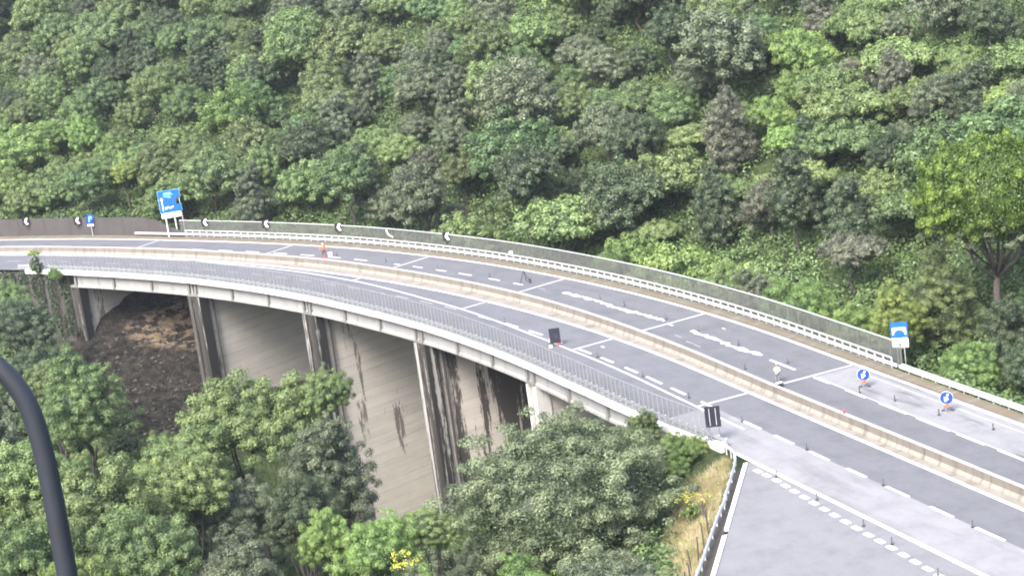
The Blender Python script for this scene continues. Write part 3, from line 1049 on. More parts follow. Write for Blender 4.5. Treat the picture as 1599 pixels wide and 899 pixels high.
Z0 = 2.5
outl = [(-1.65, Z0), (1.7, Z0), (1.7, Z0 + 1.25), (.95, Z0 + 1.25), (.95, Z0 + 2.35), (1.7, Z0 + 2.35), (1.7, Z0 + 3.75), (-1.65, Z0 + 3.75)]
poly_plate(MB(), [(a * 1.03, Z0 + (b - Z0 + .0) * 1.015 - .03) for a, b in outl], .0, .06).build('border', MT['cyan'], ds)
poly_plate(MB(), outl, -.03, -.003).build('panel', MT['blue'], ds)
poly_plate(MB(), [(-1.6, Z0 - .95), (1.45, Z0 - .95), (1.45, Z0 - .07), (-1.6, Z0 - .07)], -.02, .05).build('lower_panel', MT['white'], ds)
b = MB()
for (xa, xb, za, zb) in ((-.75, .45, 3.15, 3.42), (-.95, .75, 2.98, 3.06), (-.8, .3, 2.66, 2.8), (-.2, .42, 2.45, 2.52)):
    b.box(((xa + xb) / 2, -.04, Z0 + (za + zb) / 2), (xb - xa, .012, zb - za))
b.build('lettering', MT['cyan'], ds)
b = MB(); b.box((-1.18, -.04, Z0 + 1.35), (.14, .012, 2.0)); poly_plate(b, [(-1.45, Z0 + 2.2), (-.91, Z0 + 2.2), (-1.18, Z0 + 2.7)], -.046, -.034)
b.build('arrow', MT['white'], ds)
b = MB()
for (xa, xb, za, zb) in ((-.85, -.55, .55, .95), (-.5, -.2, .7, 1.0), (-.12, .12, .6, .85), (.18, .5, .75, 1.0)):
    b.box(((xa + xb) / 2, -.04, Z0 + (za + zb) / 2), (xb - xa, .012, zb - za))
b.build('lettering', MT['white'], ds)
b = MB()
for xa in (-.1, .25, .6, .9): b.box((xa, -.03, Z0 - .52), (.22, .012, .12))
b.build('lettering', MT['grey'], ds)
for q in ds.children: q.scale = (.93, 1, .857); q.location.z = 1.67
for xa in (-.95, .35, 1.45):
    MB().box((xa, .14, 3.1), (.2 if xa < 1 else .1, .12, 6.6)).build('post', MT['galv'], ds)
# small parking-style sign
x_, y_ = pt(217.6, 10.4)
r = empty('parking_sign', (x_, y_, 0), facing(x_, y_, -.05)); tag(r, 'small tilted blue sign with white letter P on the brown retaining wall', 'road sign')
MB().box((0, 0, 2.75), (1.15, .05, 1.55), ry=.12).build('board', MT['blue_dark'], r)
b = MB(); b.box((-.12, -.04, 2.8), (.16, .02, .95), ry=.12).box((.1, -.04, 3.18), (.42, .02, .14), ry=.12).box((.1, -.04, 2.82), (.42, .02, .14), ry=.12).box((.26, -.04, 3.0), (.14, .02, .4), ry=.12)
b.build('letter', MT['cyan'], r)
MB().box((-.05, -.01, 1.85), (.95, .05, .3), ry=.12).build('lower_panel', MT['white'], r)
MB().box((0, .06, 1.4), (.07, .07, 2.9)).build('post', MT['galv'], r)


def arc(cx, cz, r_, a0, a1, n=12):
    return [(cx + r_ * math.cos(math.radians(a0 + (a1 - a0) * i / n)), cz + r_ * math.sin(math.radians(a0 + (a1 - a0) * i / n))) for i in range(n + 1)]


# viaduct name sign
x_, y_ = pt(70.5, 14.9)
r = empty('viaduct_sign', (x_, y_, -.6), facing(x_, y_, -.08)); tag(r, 'blue and white viaduct name sign with bridge pictogram on two thin posts', 'road sign')
MB().box((0, 0, 3.42), (1.5, .05, 1.42)).build('board', MT['blue'], r)
b = MB()
b.box((0, -.033, 3.3), (1.24, .012, .68))
b.build('pictogram', MT['white'], r)
b = MB(); poly_plate(b, [(-.55, 2.955)] + [(.5 * math.cos(R_(q)), 2.97 + .46 * math.sin(R_(q))) for q in range(180, -1, -15)] + [(.55, 2.955)], -.05, -.04)
b.build('pictogram', MT['blue'], r)
MB().box((0, 0, 2.2), (1.5, .05, .9)).build('lower_panel', MT['white'], r)
b = MB()
for i in range(9): b.box((-.52 + i * .13, -.033, 2.42), (.09, .012, .13))
for i in range(3): b.box((-.1 + i * .1, -.033, 2.02), (.07, .012, .1))
b.build('lettering', MT['grey'], r)
for xa in (-.3, .35): MB().box((xa, .07, 1.9), (.07, .07, 4.2)).build('post', MT['galv'], r)


# round keep-left signs on stands
def round_sign(s_, o_, label):
    x, y = pt(s_, o_)
    r = empty('round_arrow_sign', (x, y, .005), facing(x, y, -.12)); tag(r, label, 'road sign', 'temporary round blue arrow signs')
    h = 1.25
    b = MB(); b.tube([(0, -.02, h), (0, .02, h)], .55, 24); b.build('rim', MT['white'], r)
    b = MB(); b.tube([(0, -.035, h), (0, -.021, h)], .53, 24); b.build('disc', MT['blue_dark'], r)
    b = MB()
    m_ = Matrix.Rotation(R_(-25), 3, 'Y')
    q = [(-.07, .38), (.07, .38), (.07, -.0), (.22, .0), (0, -.4), (-.22, .0), (-.07, -.0)]
    q = [(lambda v: (v.x, v.z + h))(Matrix.Rotation(R_(24), 3, 'Y') @ Vector((a, 0, c))) for a, c in q]
    poly_plate(b, q, -.045, -.036); b.build('arrow', MT['white'], r)
    b = MB(); b.tube([(-.05, .03, .7), (-.38, .35, 0)], .025, 5).tube([(.05, .03, .7), (.38, .35, 0)], .025, 5).tube([(0, .03, h), (0, -.3, 0)], .025, 5).tube([(0, .03, h), (0, .35, 0.02)], .025, 5)
    b.build('stand', MT['grey'], r)
    MB().box((0, -.03, .58), (.5, .05, .11)).box((0, -.03, .47), (.2, .05, .1)).build('warning_plate', MT['orange'], r)
    b = MB().box((-.38, .3, .06), (.24, .16, .1)).box((.38, .3, .06), (.28, .16, .1)); b.build('sandbag', MT['dark'], r)


round_sign(65.9, 7.85, 'round blue arrow sign on a stand on the lane line, left one of the pair')
round_sign(55.4, 9.0, 'round blue arrow sign near the guardrail, right one of the pair')


# dark rectangular panels seen from behind
def back_panel(s_, o_, w_, h_, z_, label, legs, turn=0, strips=False):
    x, y = pt(s_, o_)
    r = empty('warning_sign', (x, y, .005), facing(x, y, turn)); tag(r, label, 'warning panel', 'black temporary warning panels')
    MB().box((0, 0, z_ + h_ / 2), (w_, .12, h_)).build('panel', MT['screen'], r)
    f = MB()
    for xx in (-w_ / 2 - .02, w_ / 2 + .02): f.box((xx, 0, z_ + h_ / 2), (.04, .16, h_ + .08))
    for zz in (z_ - .02, z_ + h_ + .02): f.box((0, 0, zz), (w_, .155, .04))
    f.build('frame', MT['dark'], r)
    if strips:
        for xx in (-.26, .26): MB().box((xx, -.08, z_ + h_ / 2), (.05, .04, h_ * .86)).build('rail_strip', MT['galv'], r)
    else:
        MB().box((.12, -.075, z_ + h_ * .45), (.3, .03, .5)).build('back_plate', MT['dark'], r)
    for xx in legs:
        b = MB().tube([(xx, .05, z_ + .1), (xx, .05, 0)], .035, 6).tube([(xx, .05, z_ * .8), (xx, .6, 0)], .025, 5); b.build('leg', MT['grey'], r)
    return r, x, y


r, x_, y_ = back_panel(101.4, -5.3, 1.02, 1.5, .32, 'black warning panel standing on the near carriageway of the viaduct', (-.3, .3))
MB().box((.3, -.1, .18), (.3, .16, .16)).build('lamp_base', MT['red'], r)
MB().box((-.55, -.45, .12), (.3, .2, .22)).build('weight', MT['white'], r)
r, x_, y_ = back_panel(62.6, -9.0, 1.2, 1.7, 1.5, 'black warning panel with two pale strips on legs at the near end of the viaduct', (-.35, .4), strips=True)
# items by its feet
for i, (ds_, do_) in enumerate(((.7, -.3), (-.7, -.1), (-1.3, .15))):
    xx, yy = pt(62.6 + ds_, -9.3 + do_)
    b = MB()
    b.prism([(xx + .28 * math.cos(a) * (1 + .2 * math.sin(3 * a + i)), yy + .2 * math.sin(a)) for a in np.linspace(0, 2 * math.pi, 10)[:-1]], 0.2, .5)
    tag(b.build('sandbag', MT['white' if i == 0 else 'galv_light']), ['white sandbag left of the black panel legs', 'pale sandbag right of the black panel legs', 'pale sandbag nearest the side road corner'][i], 'sandbag')
# edge-on dark object at left edge of the road
xx, yy = pt(231.8, 2.6)
r = empty('warning_sign', (xx, yy, .005), facing(xx, yy)); tag(r, 'dark warning panel cut off by the left photo edge on the road', 'warning panel', 'black temporary warning panels')
MB().box((-.3, 0, .95), (1.3, .1, 1.3)).build('panel', MT['screen'], r)
for q in (-.6, 0): MB().tube([(q, .05, .4), (q, .3, 0)], .03, 5).build('leg', MT['grey'], r)
# folded A-frame stand on the far carriageway
xx, yy = pt(127.6, 7.4)
r = empty('sign_stand', (xx, yy, .005), facing(xx, yy)); tag(r, 'thin dark folding sign stand on the far carriageway beyond the third joint', 'sign stand')
for q in ((-.5, .2), (.75, -.6), (.25, .7)):
    MB().tube([(0, 0, 1.5), (q[0], q[1], 0)], .045, 5).build('leg', MT['dark'], r)
MB().box((.62, -.5, .3), (.3, .1, .5)).build('foot_plate', MT['dark'], r)
# red thing on the median coping
xx, yy = pt(58.7, md(58.7))
r = empty('warning_light', (xx, yy, 1.07)); tag(r, 'small red warning light on the median barrier top', 'warning light')
MB().tube([(0, 0, 0), (0, 0, .12)], .1, 10).build('base', MT['dark'], r)
MB().tube([(0, 0, .12), (0, 0, .3)], [.1, .07], 10).build('lens', MT['red'], r)


# lane delineators ----------------------------------------------------------
def make_delin():
    r = empty('lane_post')
    MB().box((0, 0, .05), (.2, .16, .07)).build('foot', MT['dark'], r)
    b = MB().box((0, 0, .32), (.10, .06, .46)); b.build('blade', MT['blade'], r)
    return r


DEL = [('near', 65.8, -4.6), ('near', 55.8, -4.4), ('near', 44.9, -4.5), ('near', 33.8, -4.6), ('near', 93.9, -4.6), ('near', 84.3, -4.65), ('near', 75.1, -4.7), ('near', 114.6, -4.0), ('near', 22.9, -4.5),
       ('side', 52.1, -9.5), ('side', 45.8, -9.75), ('side', 39.1, -10.1), ('side', 35.0, -10.5), ('side', 28.6, -11.25),
       ('far', 65.0, 6.75), ('far', 60.9, 7.6), ('far', 55.2, 8.0), ('far', 49.2, 8.9), ('far', 113.0, 7.5), ('far', 108.4, 7.5), ('far', 100, 7.2), ('far', 93.6, 6.95), ('far', 86.2, 6.95), ('far', 78.8, 3.3), ('far', 77.5, 7.1), ('far', 164.1, 6.5), ('far', 154.5, 6.75), ('far', 143.8, 6.6), ('far', 134., 7.)]
proto = make_delin()
ordn = ['first', 'second', 'third', 'fourth', 'fifth', 'sixth', 'seventh', 'eighth', 'ninth', 'tenth', 'eleventh', 'twelfth', 'thirteenth', 'fourteenth', 'fifteenth', 'sixteenth']
where = {'near': 'on the dashed line of the near carriageway', 'side': 'among the short dashes by the side road', 'far': 'on the lane line of the far carriageway'}
for kd in where:
    L_ = sorted([q for q in DEL if q[0] == kd], key=lambda q: -q[1])
    for i, (_, s_, o_) in enumerate(L_):
        o = proto if proto.get('label') is None else copy_tree(proto)
        x, y = pt(s_, o_)
        o.location = (x, y, .02); o.rotation_euler = (R_(rnd.uniform(-4, 4)), R_(rnd.uniform(-4, 4)), facing(x, y, rnd.uniform(-.4, .4)))
        tag(o, f'small dark lane post, {ordn[i]} from the left {where[kd]}', 'lane post', 'dark lane posts along the lines')


# ------------------------------------------------------------------ people
def skin_mesh(name, verts, edges, radii, m, sub=1):
    me = bpy.data.meshes.new(name)
    me.from_pydata(verts, edges, [])
    o = bpy.data.objects.new(name, me); COL.objects.link(o)
    md_ = o.modifiers.new('s', 'SKIN'); md_.use_smooth_shade = True
    for i, r_ in enumerate(radii):
        sv = me.skin_vertices[0].data[i]
        sv.radius = r_ if hasattr(r_, '__len__') else (r_, r_)
        sv.use_root = i == 0
    sb = o.modifiers.new('u', 'SUBSURF'); sb.levels = sub; sb.render_levels = sub
    dg = bpy.context.evaluated_depsgraph_get()
    ev = bpy.data.meshes.new_from_object(o.evaluated_get(dg))
    bpy.data.objects.remove(o)
    ev.materials.clear(); ev.materials.append(m)
    ev.name = name
    return ev


def person(x, y, rz, label, hands, elbows, lean, top, pants, helmet, legspread=.14, z=.01, boots='dark'):
    r = empty('person', (x, y, z), rz); tag(r, label, 'person')
    hip = Vector((0, 0, .94)); ch = Vector((lean[0] * .6, lean[1] * .6, 1.25)); nk = Vector((lean[0], lean[1], 1.50)); hd = Vector((lean[0] * 1.25, lean[1] * 1.25 , 1.66))
    V = [hip, ch, nk, hd - Vector((0, 0, .05)), hd + Vector((0, 0, .08))]
    E = [(0, 1), (1, 2), (2, 3), (3, 4)]
    Rr = [(.155, .115), (.165, .12), (.06, .06), (.085, .095), (.075, .085)]
    HB = []
    for sg, hnd, elb in ((-1, hands[0], elbows[0]), (1, hands[1], elbows[1])):
        sh = nk + Vector((sg * .19, 0, -.08))
        k = len(V); V += [sh, Vector(elb), Vector(hnd)]; E += [(1, k), (k, k + 1), (k + 1, k + 2)]; Rr += [.062, .045, .032]
        HB.append((Vector(elb), Vector(hnd)))
    for sg in (-1, 1):
        k = len(V); V += [Vector((sg * .1, 0, .86)), Vector((sg * (.1 + legspread) / 1.4, -.03, .48)), Vector((sg * legspread, .02, .09)), Vector((sg * (legspread + .02), -.15, .04))]
        E += [(0, k), (k, k + 1), (k + 1, k + 2), (k + 2, k + 3)]; Rr += [.09, .062, .045, .04]
    body = skin_mesh('body', [tuple(v) for v in V], E, Rr, MT['skin'])
    # hands: palm and five fingers joined to the body mesh
    mb = MB()
    mb.v = [tuple(v.co) for v in body.vertices]; mb.f = [tuple(p.vertices) for p in body.polygons]; mb.uv = [[(0, 0)] * len(f) for f in mb.f]
    for elb, hnd in HB:
        dn = (hnd - elb).normalized(); sd_ = dn.cross(Vector((0, 1, 0.2))).normalized(); pl = sd_.cross(dn)
        mb.bar(hnd - dn * .02, hnd + dn * .085, .08, .03, up=tuple(pl))
        for i, ln in enumerate((.07, .08, .075, .06)):
            b0 = hnd + dn * .08 + sd_ * (-.03 + .02 * i)
            mb.tube([b0, b0 + dn * ln * .5 - pl * .006, b0 + dn * ln * .85 - pl * .025], [.009, .0085, .007], 5)
        b0 = hnd + dn * .02 - sd_ * .04
        mb.tube([b0, b0 + dn * .03 - sd_ * .025, b0 + dn * .065 - sd_ * .03 - pl * .01], [.011, .01, .008], 5)
    # nose and ears
    mb.tube([hd + Vector((0, -.085, .035)), hd + Vector((0, -.115, .0))], [.01, .016], 5)
    for sg in (-1, 1): mb.box(hd + Vector((sg * .085, .005, .01)), (.02, .035, .06))
    mb.build('body', MT['skin'], r, True)
    b = MB()
    for sg in (-1, 1): b.box(hd + Vector((sg * .032, -.092, .035)), (.022, .008, .012))
    b.box(hd + Vector((0, -.088, -.045)), (.05, .008, .01)); b.build('face_detail', MT['hair'], r)
    # jacket (with sleeves) and trousers follow the body
    V2 = [hip + Vector((0, 0, -.06)), ch, nk - Vector((0, 0, .05))]; E2 = [(0, 1), (1, 2)]; R2 = [(.18, .14), (.19, .145), (.085, .08)]
    for sg, hnd, elb in ((-1, hands[0], elbows[0]), (1, hands[1], elbows[1])):
        sh = nk + Vector((sg * .19, 0, -.08)); k = len(V2)
        V2 += [sh, Vector(elb), Vector(elb).lerp(Vector(hnd), .9)]; E2 += [(1, k), (k, k + 1), (k + 1, k + 2)]; R2 += [.082, .064, .052]
    link('jacket', skin_mesh('jacket', [tuple(v) for v in V2], E2, R2, MT[top]), r)
    V3 = [hip]; E3 = []; R3 = [(.165, .13)]
    for sg in (-1, 1):
        k = len(V3); V3 += [Vector((sg * .1, 0, .84)), Vector((sg * (.1 + legspread) / 1.4, -.03, .48)), Vector((sg * legspread, .02, .14))]
        E3 += [(0, k), (k, k + 1), (k + 1, k + 2)]; R3 += [.11, .082, .068]
    link('trousers', skin_mesh('trousers', [tuple(v) for v in V3], E3, R3, MT[pants]), r)
    for sg in (-1, 1):
        MB().box((sg * (legspread + .01), -.06, .05), (.11, .29, .1)).build('boot', MT[boots], r)
    # helmet: half shell and brim
    b = MB(); c = hd + Vector((0, 0, .06)); n = 12
    prevr = None
    b.tube([c, c + Vector((0, 0, .06)), c + Vector((0, 0, .11)), c + Vector((0, 0, .135))], [.125, .12, .085, .02], n)
    b.box(c + Vector((0, -.12, .005)), (.17, .08, .015))
    b.build('helmet', MT[helmet], r, True)
    MB().box(hd + Vector((0, .07, -.0)), (.13, .05, .1)).build('hair', MT['hair'], r)
    return r


x, y = pt(166.0, 5.9)
person(x, y, facing(x, y) + .3, 'person in an orange jacket, dark trousers and white helmet standing on the far carriageway', ((-.62, -.12, 1.12), (.36, -.32, 1.12)), ((-.44, .02, 1.2), (.38, -.02, 1.18)), (0, -.03), 'orange', 'trousers', 'white')
xx, yy = x + .1, y - .45
r = empty('traffic_cone', (xx, yy, .01)); tag(r, 'red traffic cone at the feet of the orange-clad person', 'traffic cone')
MB().box((0, 0, .02), (.4, .4, .04)).build('base', MT['red'], r)
MB().tube([(0, 0, .04), (0, 0, .55)], [.15, .03], 12).build('body', MT['red'], r)
r = empty('tool_bag', (x + .75, y - .15, .9)); 
bpy.data.objects.remove(r)
r = empty('tool_bag', (x + .8, y - .1, .01)); tag(r, 'pale tool case beside the orange-clad person', 'tool case')
MB().box((0, 0, .3), (.5, .25, .5)).build('case', MT['white'], r); MB().bar((-.12, 0, .58), (.12, 0, .58), .04).build('handle', MT['dark'], r)
x, y = pt(73.0, 3.3)
person(x, y, facing(x, y) + 2.6, 'person in a yellow-green hi-vis jacket and white helmet beside the median barrier', ((-.2, -.3, .98), (.22, -.34, .95)), ((-.3, -.02, 1.14), (.31, -.04, 1.13)), (0, -.12), 'hiviz', 'trousers_grey', 'white', .1)
xx, yy = pt(71.8, 2.75)
r = empty('tool_case', (xx, yy, .01), .5); tag(r, 'black case with white lid on the ground by the hi-vis worker', 'tool case')
MB().box((0, 0, .2), (.62, .4, .38)).build('case', MT['dark'], r); MB().box((0, 0, .41), (.6, .38, .03)).build('lid', MT['white'], r)

# ------------------------------------------------------------------ street lamp near the camera
LP = [(-4.35, 12, 48.36), (-4.0, 12, 48.44), (-3.756, 12.0, 48.455), (-3.56, 12.0, 48.40), (-3.40, 12.0, 48.26), (-3.305, 12.0, 48.10), (-3.252, 12.0, 47.92), (-3.228, 12.0, 47.67), (-3.226, 12.0, 47.353), (-3.231, 12.0, 47.033), (-3.24, 12.0, 46.6), (-3.24, 12.0, 45.0), (-3.24, 12.0, 42.0), (-3.24, 12, 38.2)]
lr = empty('street_lamp', (-3.24, 12, 38.3)); tag(lr, 'dark curved street lamp pole rising at the left edge in the foreground', 'street lamp')


def smooth_path(P, it=2):
    P = [Vector(p) for p in P]
    for _ in range(it):
        Q = [P[0]]
        for i in range(len(P) - 1):
            Q += [P[i].lerp(P[i + 1], .25), P[i].lerp(P[i + 1], .75)]
        P = Q + [P[-1]]
    return P


b = MB(); sp_ = smooth_path(LP)
b.tube(sp_, [.062 + .012 * i / len(sp_) for i in range(len(sp_))], 20); child(b, 'pole', MT['lamp'], lr, True)
b = MB(); b.tube([(-4.3, 12, 48.38), (-4.5, 12, 48.33), (-5.0, 12, 48.22), (-5.15, 12, 48.17)], [.07, .13, .12, .04], 14); child(b, 'lamp_head', MT['lamp'], lr, True)
b = MB(); b.box((-4.75, 12, 48.15), (.4, .16, .03), ry=.2); child(b, 'lens', MT['glass'], lr)


# ------------------------------------------------------------------ foliage
def leaf_quads(c, nrm, size, rng, asp=.6):
    """diamond leaves at c with normals nrm"""
    n = len(c)
    t = rng.normal(size=(n, 3)); t -= nrm * (t * nrm).sum(1, keepdims=True); t /= np.linalg.norm(t, axis=1, keepdims=True) + 1e-9
    b = np.cross(nrm, t)
    s = size[:, None]
    v = np.stack([c - t * s, c + b * s * asp, c + t * s, c - b * s * asp], 1).reshape(-1, 3)
    f = np.arange(4 * n).reshape(n, 4)
    return v, f


def unit(v): return v / (np.linalg.norm(v, axis=1, keepdims=True) + 1e-9)


def crown_data(seed, ncl, nleaf, height=1.0, leaf=.06, clr=(.2, .34), low=-.45, spread=1., upb=.35, core=.62, top=0., lobes=5, rr_=(.72, 1.0), flat=.8):
    """crown of unit radius round the origin: several uneven lobes, each covered with leaf clumps"""
    rng = np.random.default_rng(seed)
    if lobes > 1:
        k = np.arange(lobes)
        a = k * 2.4 + rng.uniform(0, 6)
        q = rng.uniform(.34, .56, lobes); q[0] = .08
        lc = np.stack([np.cos(a) * q, np.sin(a) * q, rng.uniform(-.42, .22, lobes) * height], 1)
        lc[0, 2] = .12 * height
        lr = rng.uniform(.40, .60, lobes); lr[0] = .72
        if height > 1.1: lc[:, 2] = np.linspace(-.6, .45, lobes) * height; lc[:, :2] *= .55; lr = np.linspace(.78, .40, lobes)
    else:
        lc = np.zeros((1, 3)); lr = np.ones(1)
    share = np.maximum(6, (ncl * lr ** 2 / (lr ** 2).sum()).astype(int))
    C_, CR = [], []
    for (c0, r0, m) in zip(lc, lr, share):
        i = np.arange(m) + .5
        z = 1 - (1 - low) * i / m
        ph = i * 2.39996 + rng.uniform(0, 6)
        rr = np.sqrt(np.maximum(0, 1 - z * z))
        d = np.stack([rr * np.cos(ph), rr * np.sin(ph), z], 1) + rng.normal(size=(m, 3)) * .12
        lob = 1 + .14 * np.sin(3 * ph + seed) * rr
        c = d * (rng.uniform(rr_[0], rr_[1], m) * lob * r0)[:, None]
        c[:, 2] *= height if height <= 1.1 else 1.1
        C_.append(c + c0); CR.append(rng.uniform(clr[0], clr[1], m) * (.6 + .5 * r0))
    c = np.concatenate(C_); cr_ = np.concatenate(CR); ncl = len(c)
    if top: c[:, :2] *= (1 - top * np.clip(c[:, 2:3] / height, -1, 1))
    tint = rng.uniform(0, 1, ncl)
    per = np.maximum(12, (nleaf * cr_ ** 2 / (cr_ ** 2).sum()).astype(int))
    idx = np.repeat(np.arange(ncl), per)
    n = len(idx)
    u = unit(rng.normal(size=(n, 3)) + unit(c)[idx] * .55 + np.array([0, 0, upb]))
    q = rng.uniform(.35, 1, n) ** .6
    lump = 1 + .3 * np.sin(u[:, 0] * 7 + idx) * np.sin(u[:, 1] * 6 + idx * 2)
    pos = c[idx] + u * (cr_[idx] * q * lump)[:, None] * np.array([1, 1, flat])
    nr = unit(u + rng.normal(size=(n, 3)) * .36 + np.array([0, 0, .25]))
    sz = leaf * rng.uniform(.6, 1.3, n)
    tv = np.clip(tint[idx] * .45 + rng.uniform(0, .25, n) + .55 * (q - .45), 0, 1)  # clump tips paler, insides darker: light and shade painted into the leaf tint
    # leaves close to the limbs, and a core of dense foliage in every lobe
    ne_ = int(n * .35)
    li = rng.choice(len(lr), ne_, p=lr ** 2 / (lr ** 2).sum())
    ue = unit(rng.normal(size=(ne_, 3)) + np.array([0, 0, .2]))
    hz_ = np.array([1, 1, min(height, 1.1)])
    tp = (lambda v: np.concatenate([v[:, :2] * (1 - top * np.clip(v[:, 2:3] / height, -1, 1)), v[:, 2:]], 1)) if top else (lambda v: v)
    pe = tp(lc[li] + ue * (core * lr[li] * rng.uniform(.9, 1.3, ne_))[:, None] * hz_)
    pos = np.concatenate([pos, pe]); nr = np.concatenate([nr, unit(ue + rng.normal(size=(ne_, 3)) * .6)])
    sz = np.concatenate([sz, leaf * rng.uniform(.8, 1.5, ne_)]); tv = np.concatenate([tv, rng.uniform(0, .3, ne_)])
    v, f = leaf_quads(pos, nr, sz, rng)
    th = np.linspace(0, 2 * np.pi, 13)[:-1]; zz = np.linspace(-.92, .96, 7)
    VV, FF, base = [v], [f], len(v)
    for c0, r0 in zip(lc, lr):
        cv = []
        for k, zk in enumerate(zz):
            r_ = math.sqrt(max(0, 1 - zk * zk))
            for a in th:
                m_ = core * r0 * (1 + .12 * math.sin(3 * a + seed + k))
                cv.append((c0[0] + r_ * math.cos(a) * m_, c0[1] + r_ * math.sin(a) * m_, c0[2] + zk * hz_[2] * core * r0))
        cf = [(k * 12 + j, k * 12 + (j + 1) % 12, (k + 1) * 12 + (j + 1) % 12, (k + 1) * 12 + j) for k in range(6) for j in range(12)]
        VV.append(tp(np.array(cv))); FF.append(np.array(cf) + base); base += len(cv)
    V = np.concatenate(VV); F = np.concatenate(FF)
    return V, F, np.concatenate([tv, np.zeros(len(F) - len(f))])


SHAPES = {
    'round': dict(ncl=150, nleaf=17000, height=.95, leaf=.028, clr=(.11, .21)),
    'broad': dict(ncl=150, nleaf=17000, height=.70, leaf=.028, clr=(.10, .20), lobes=6),
    'tall': dict(ncl=150, nleaf=18000, height=1.55, leaf=.031, clr=(.11, .22), low=-.6, top=.12, lobes=5),
    'low': dict(ncl=130, nleaf=15000, height=.5, leaf=.029, clr=(.10, .20), low=-.2, lobes=6),
    'fine_round': dict(ncl=230, nleaf=54000, height=.9, leaf=.0158, clr=(.085, .17), low=-.55, core=.62, lobes=5),
    'fine_huge': dict(ncl=420, nleaf=120000, height=.88, leaf=.0115, clr=(.055, .12), low=-.75, core=.74, lobes=1, rr_=(.80, .98)),
    'fine_broad': dict(ncl=220, nleaf=60000, height=.74, leaf=.015, clr=(.08, .16), low=-.35, core=.55, lobes=7),
    'fine_tall': dict(ncl=210, nleaf=50000, height=1.15, leaf=.0168, clr=(.09, .18), low=-.6, top=.12, core=.6, lobes=4),
}
_crowns = {}


def crown(shape, var, fol):
    key = (shape, var, fol)
    if key not in _crowns:
        base = (shape, var)
        V, F, T = crown_data(17 * var + len(shape) * 5 + 3, **SHAPES[shape])
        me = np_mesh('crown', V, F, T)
        me.materials.append(FOL[fol])
        _crowns[key] = me
    return _crowns[key]


def trunk_mesh(seed, h, r_, limbs=5, spread=.5, m='bark'):
    rg = random.Random(seed)
    b = MB()
    P = [(0, 0, -.12)]; 
    for i in range(1, 6): P.append((rg.uniform(-.04, .04) * i, rg.uniform(-.04, .04) * i, i / 5 * h))
    b.tube(P, [r_ * (1 - .12 * i) for i in range(6)], 8)
    for i in range(limbs):
        a = 2 * math.pi * i / limbs + rg.uniform(-.4, .4)
        z0 = h * rg.uniform(.6, .92)
        L0 = Vector((P[4][0] * .8, P[4][1] * .8, z0))
        dx, dy = math.cos(a) * spread, math.sin(a) * spread
        b.tube([L0, L0 + Vector((dx * .45, dy * .45, h * .16)), L0 + Vector((dx, dy, h * .5))], [r_ * .42, r_ * .3, r_ * .12], 6)
    return b.mesh('trunk', MT[m], True)


_trunks = {}


def tree(name, x, y, rad, shape, fol, var, label, cat='tree', top=None, group=None, rz=None, sink=0, z=None, zs=1.):
    """rad: crown radius; top: world height of the crown top (None = from the size)"""
    g = gz(x, y)
    hh = SHAPES[shape]['height'] * rad * zs
    cz = (top - hh * 1.02) if top is not None else g + hh * 1.02 + rad * rnd.uniform(.15, .45)
    if cz - hh * .5 < g: g_base = min(g, cz - hh * .6)
    r = empty(name, (x, y, g), rnd.uniform(0, 6.28) if rz is None else rz)
    tag(r, label, cat, group)
    ax = rnd.uniform(.86, 1.16)
    var = (var * 7 + rnd.randrange(5)) % 6 if not shape.startswith('fine') else var
    c = link('crown', crown(shape, var, fol), r, (0, 0, cz - g)); c.scale = (rad * ax, rad / ax, rad * zs * rnd.uniform(.95, 1.08))
    tk = (var % 3, 'bark')
    if tk not in _trunks: _trunks[tk] = trunk_mesh(var, 1.0, .055, 5, .33)
    t = link('trunk', _trunks[tk], r)
    th = max(1.0, cz - g)
    t.scale = (rad * 1.1, rad * 1.1, max(.6, (th + .35 * hh) / 1.45))
    return r


LOOK = {'mid': 'mid green', 'bright': 'bright green', 'fresh': 'fresh green', 'dark': 'dark green', 'olive': 'grey-green', 'brown': 'brownish', 'yellow': 'yellow-green'}
SHP = {'round': 'round', 'broad': 'broad', 'tall': 'tall narrow', 'low': 'low spreading', 'fine_round': 'round', 'fine_huge': 'round', 'fine_broad': 'broad', 'fine_tall': 'tall'}

# --- named trees of the hill side
placed = []


def hill(px_, s_, o_, rad, shape, fol, label, top=None, zs=1.):
    x, y = pt(s_, o_)
    placed.append((x, y, rad))
    return tree('pine_tree' if 'pine' in label else 'broadleaf_tree', x, y, rad, shape, fol, rnd.randrange(3), label, 'tree', top, 'trees on the hillside', zs=zs)


hill(0, 175.7, 20.5, 5.0, 'round', 'mid', 'dense rounded green tree just behind the fence right of the direction sign', 12.3)
hill(0, 163.5, 21.5, 5.4, 'round', 'olive', 'pale grey-green tree behind the fence above the bent marker', 10.2)
hill(0, 147, 25, 4.8, 'round', 'dark', 'dark holm oak behind the fence above the round reflector', 12.5)
hill(0, 110, 33, 3.3, 'tall', 'dark', 'tall dark oak on the slope above the yellow-clad worker', 13.5)
hill(0, 101.5, 33, 3.4, 'tall', 'dark', 'tall dark oak left of the umbrella pine', 11.5)
hill(0, 132, 45, 4.0, 'tall', 'brown', 'brownish tall oak high on the slope above the wide gap in the trees', 17.5)
hill(0, 96, 28, 3.6, 'low', 'brown', 'low brownish bush left of the umbrella pine', 5.2)
hill(0, 219, 21, 2.5, 'round', 'yellow', 'small yellow-green tree above the left part of the retaining wall', 10.0)
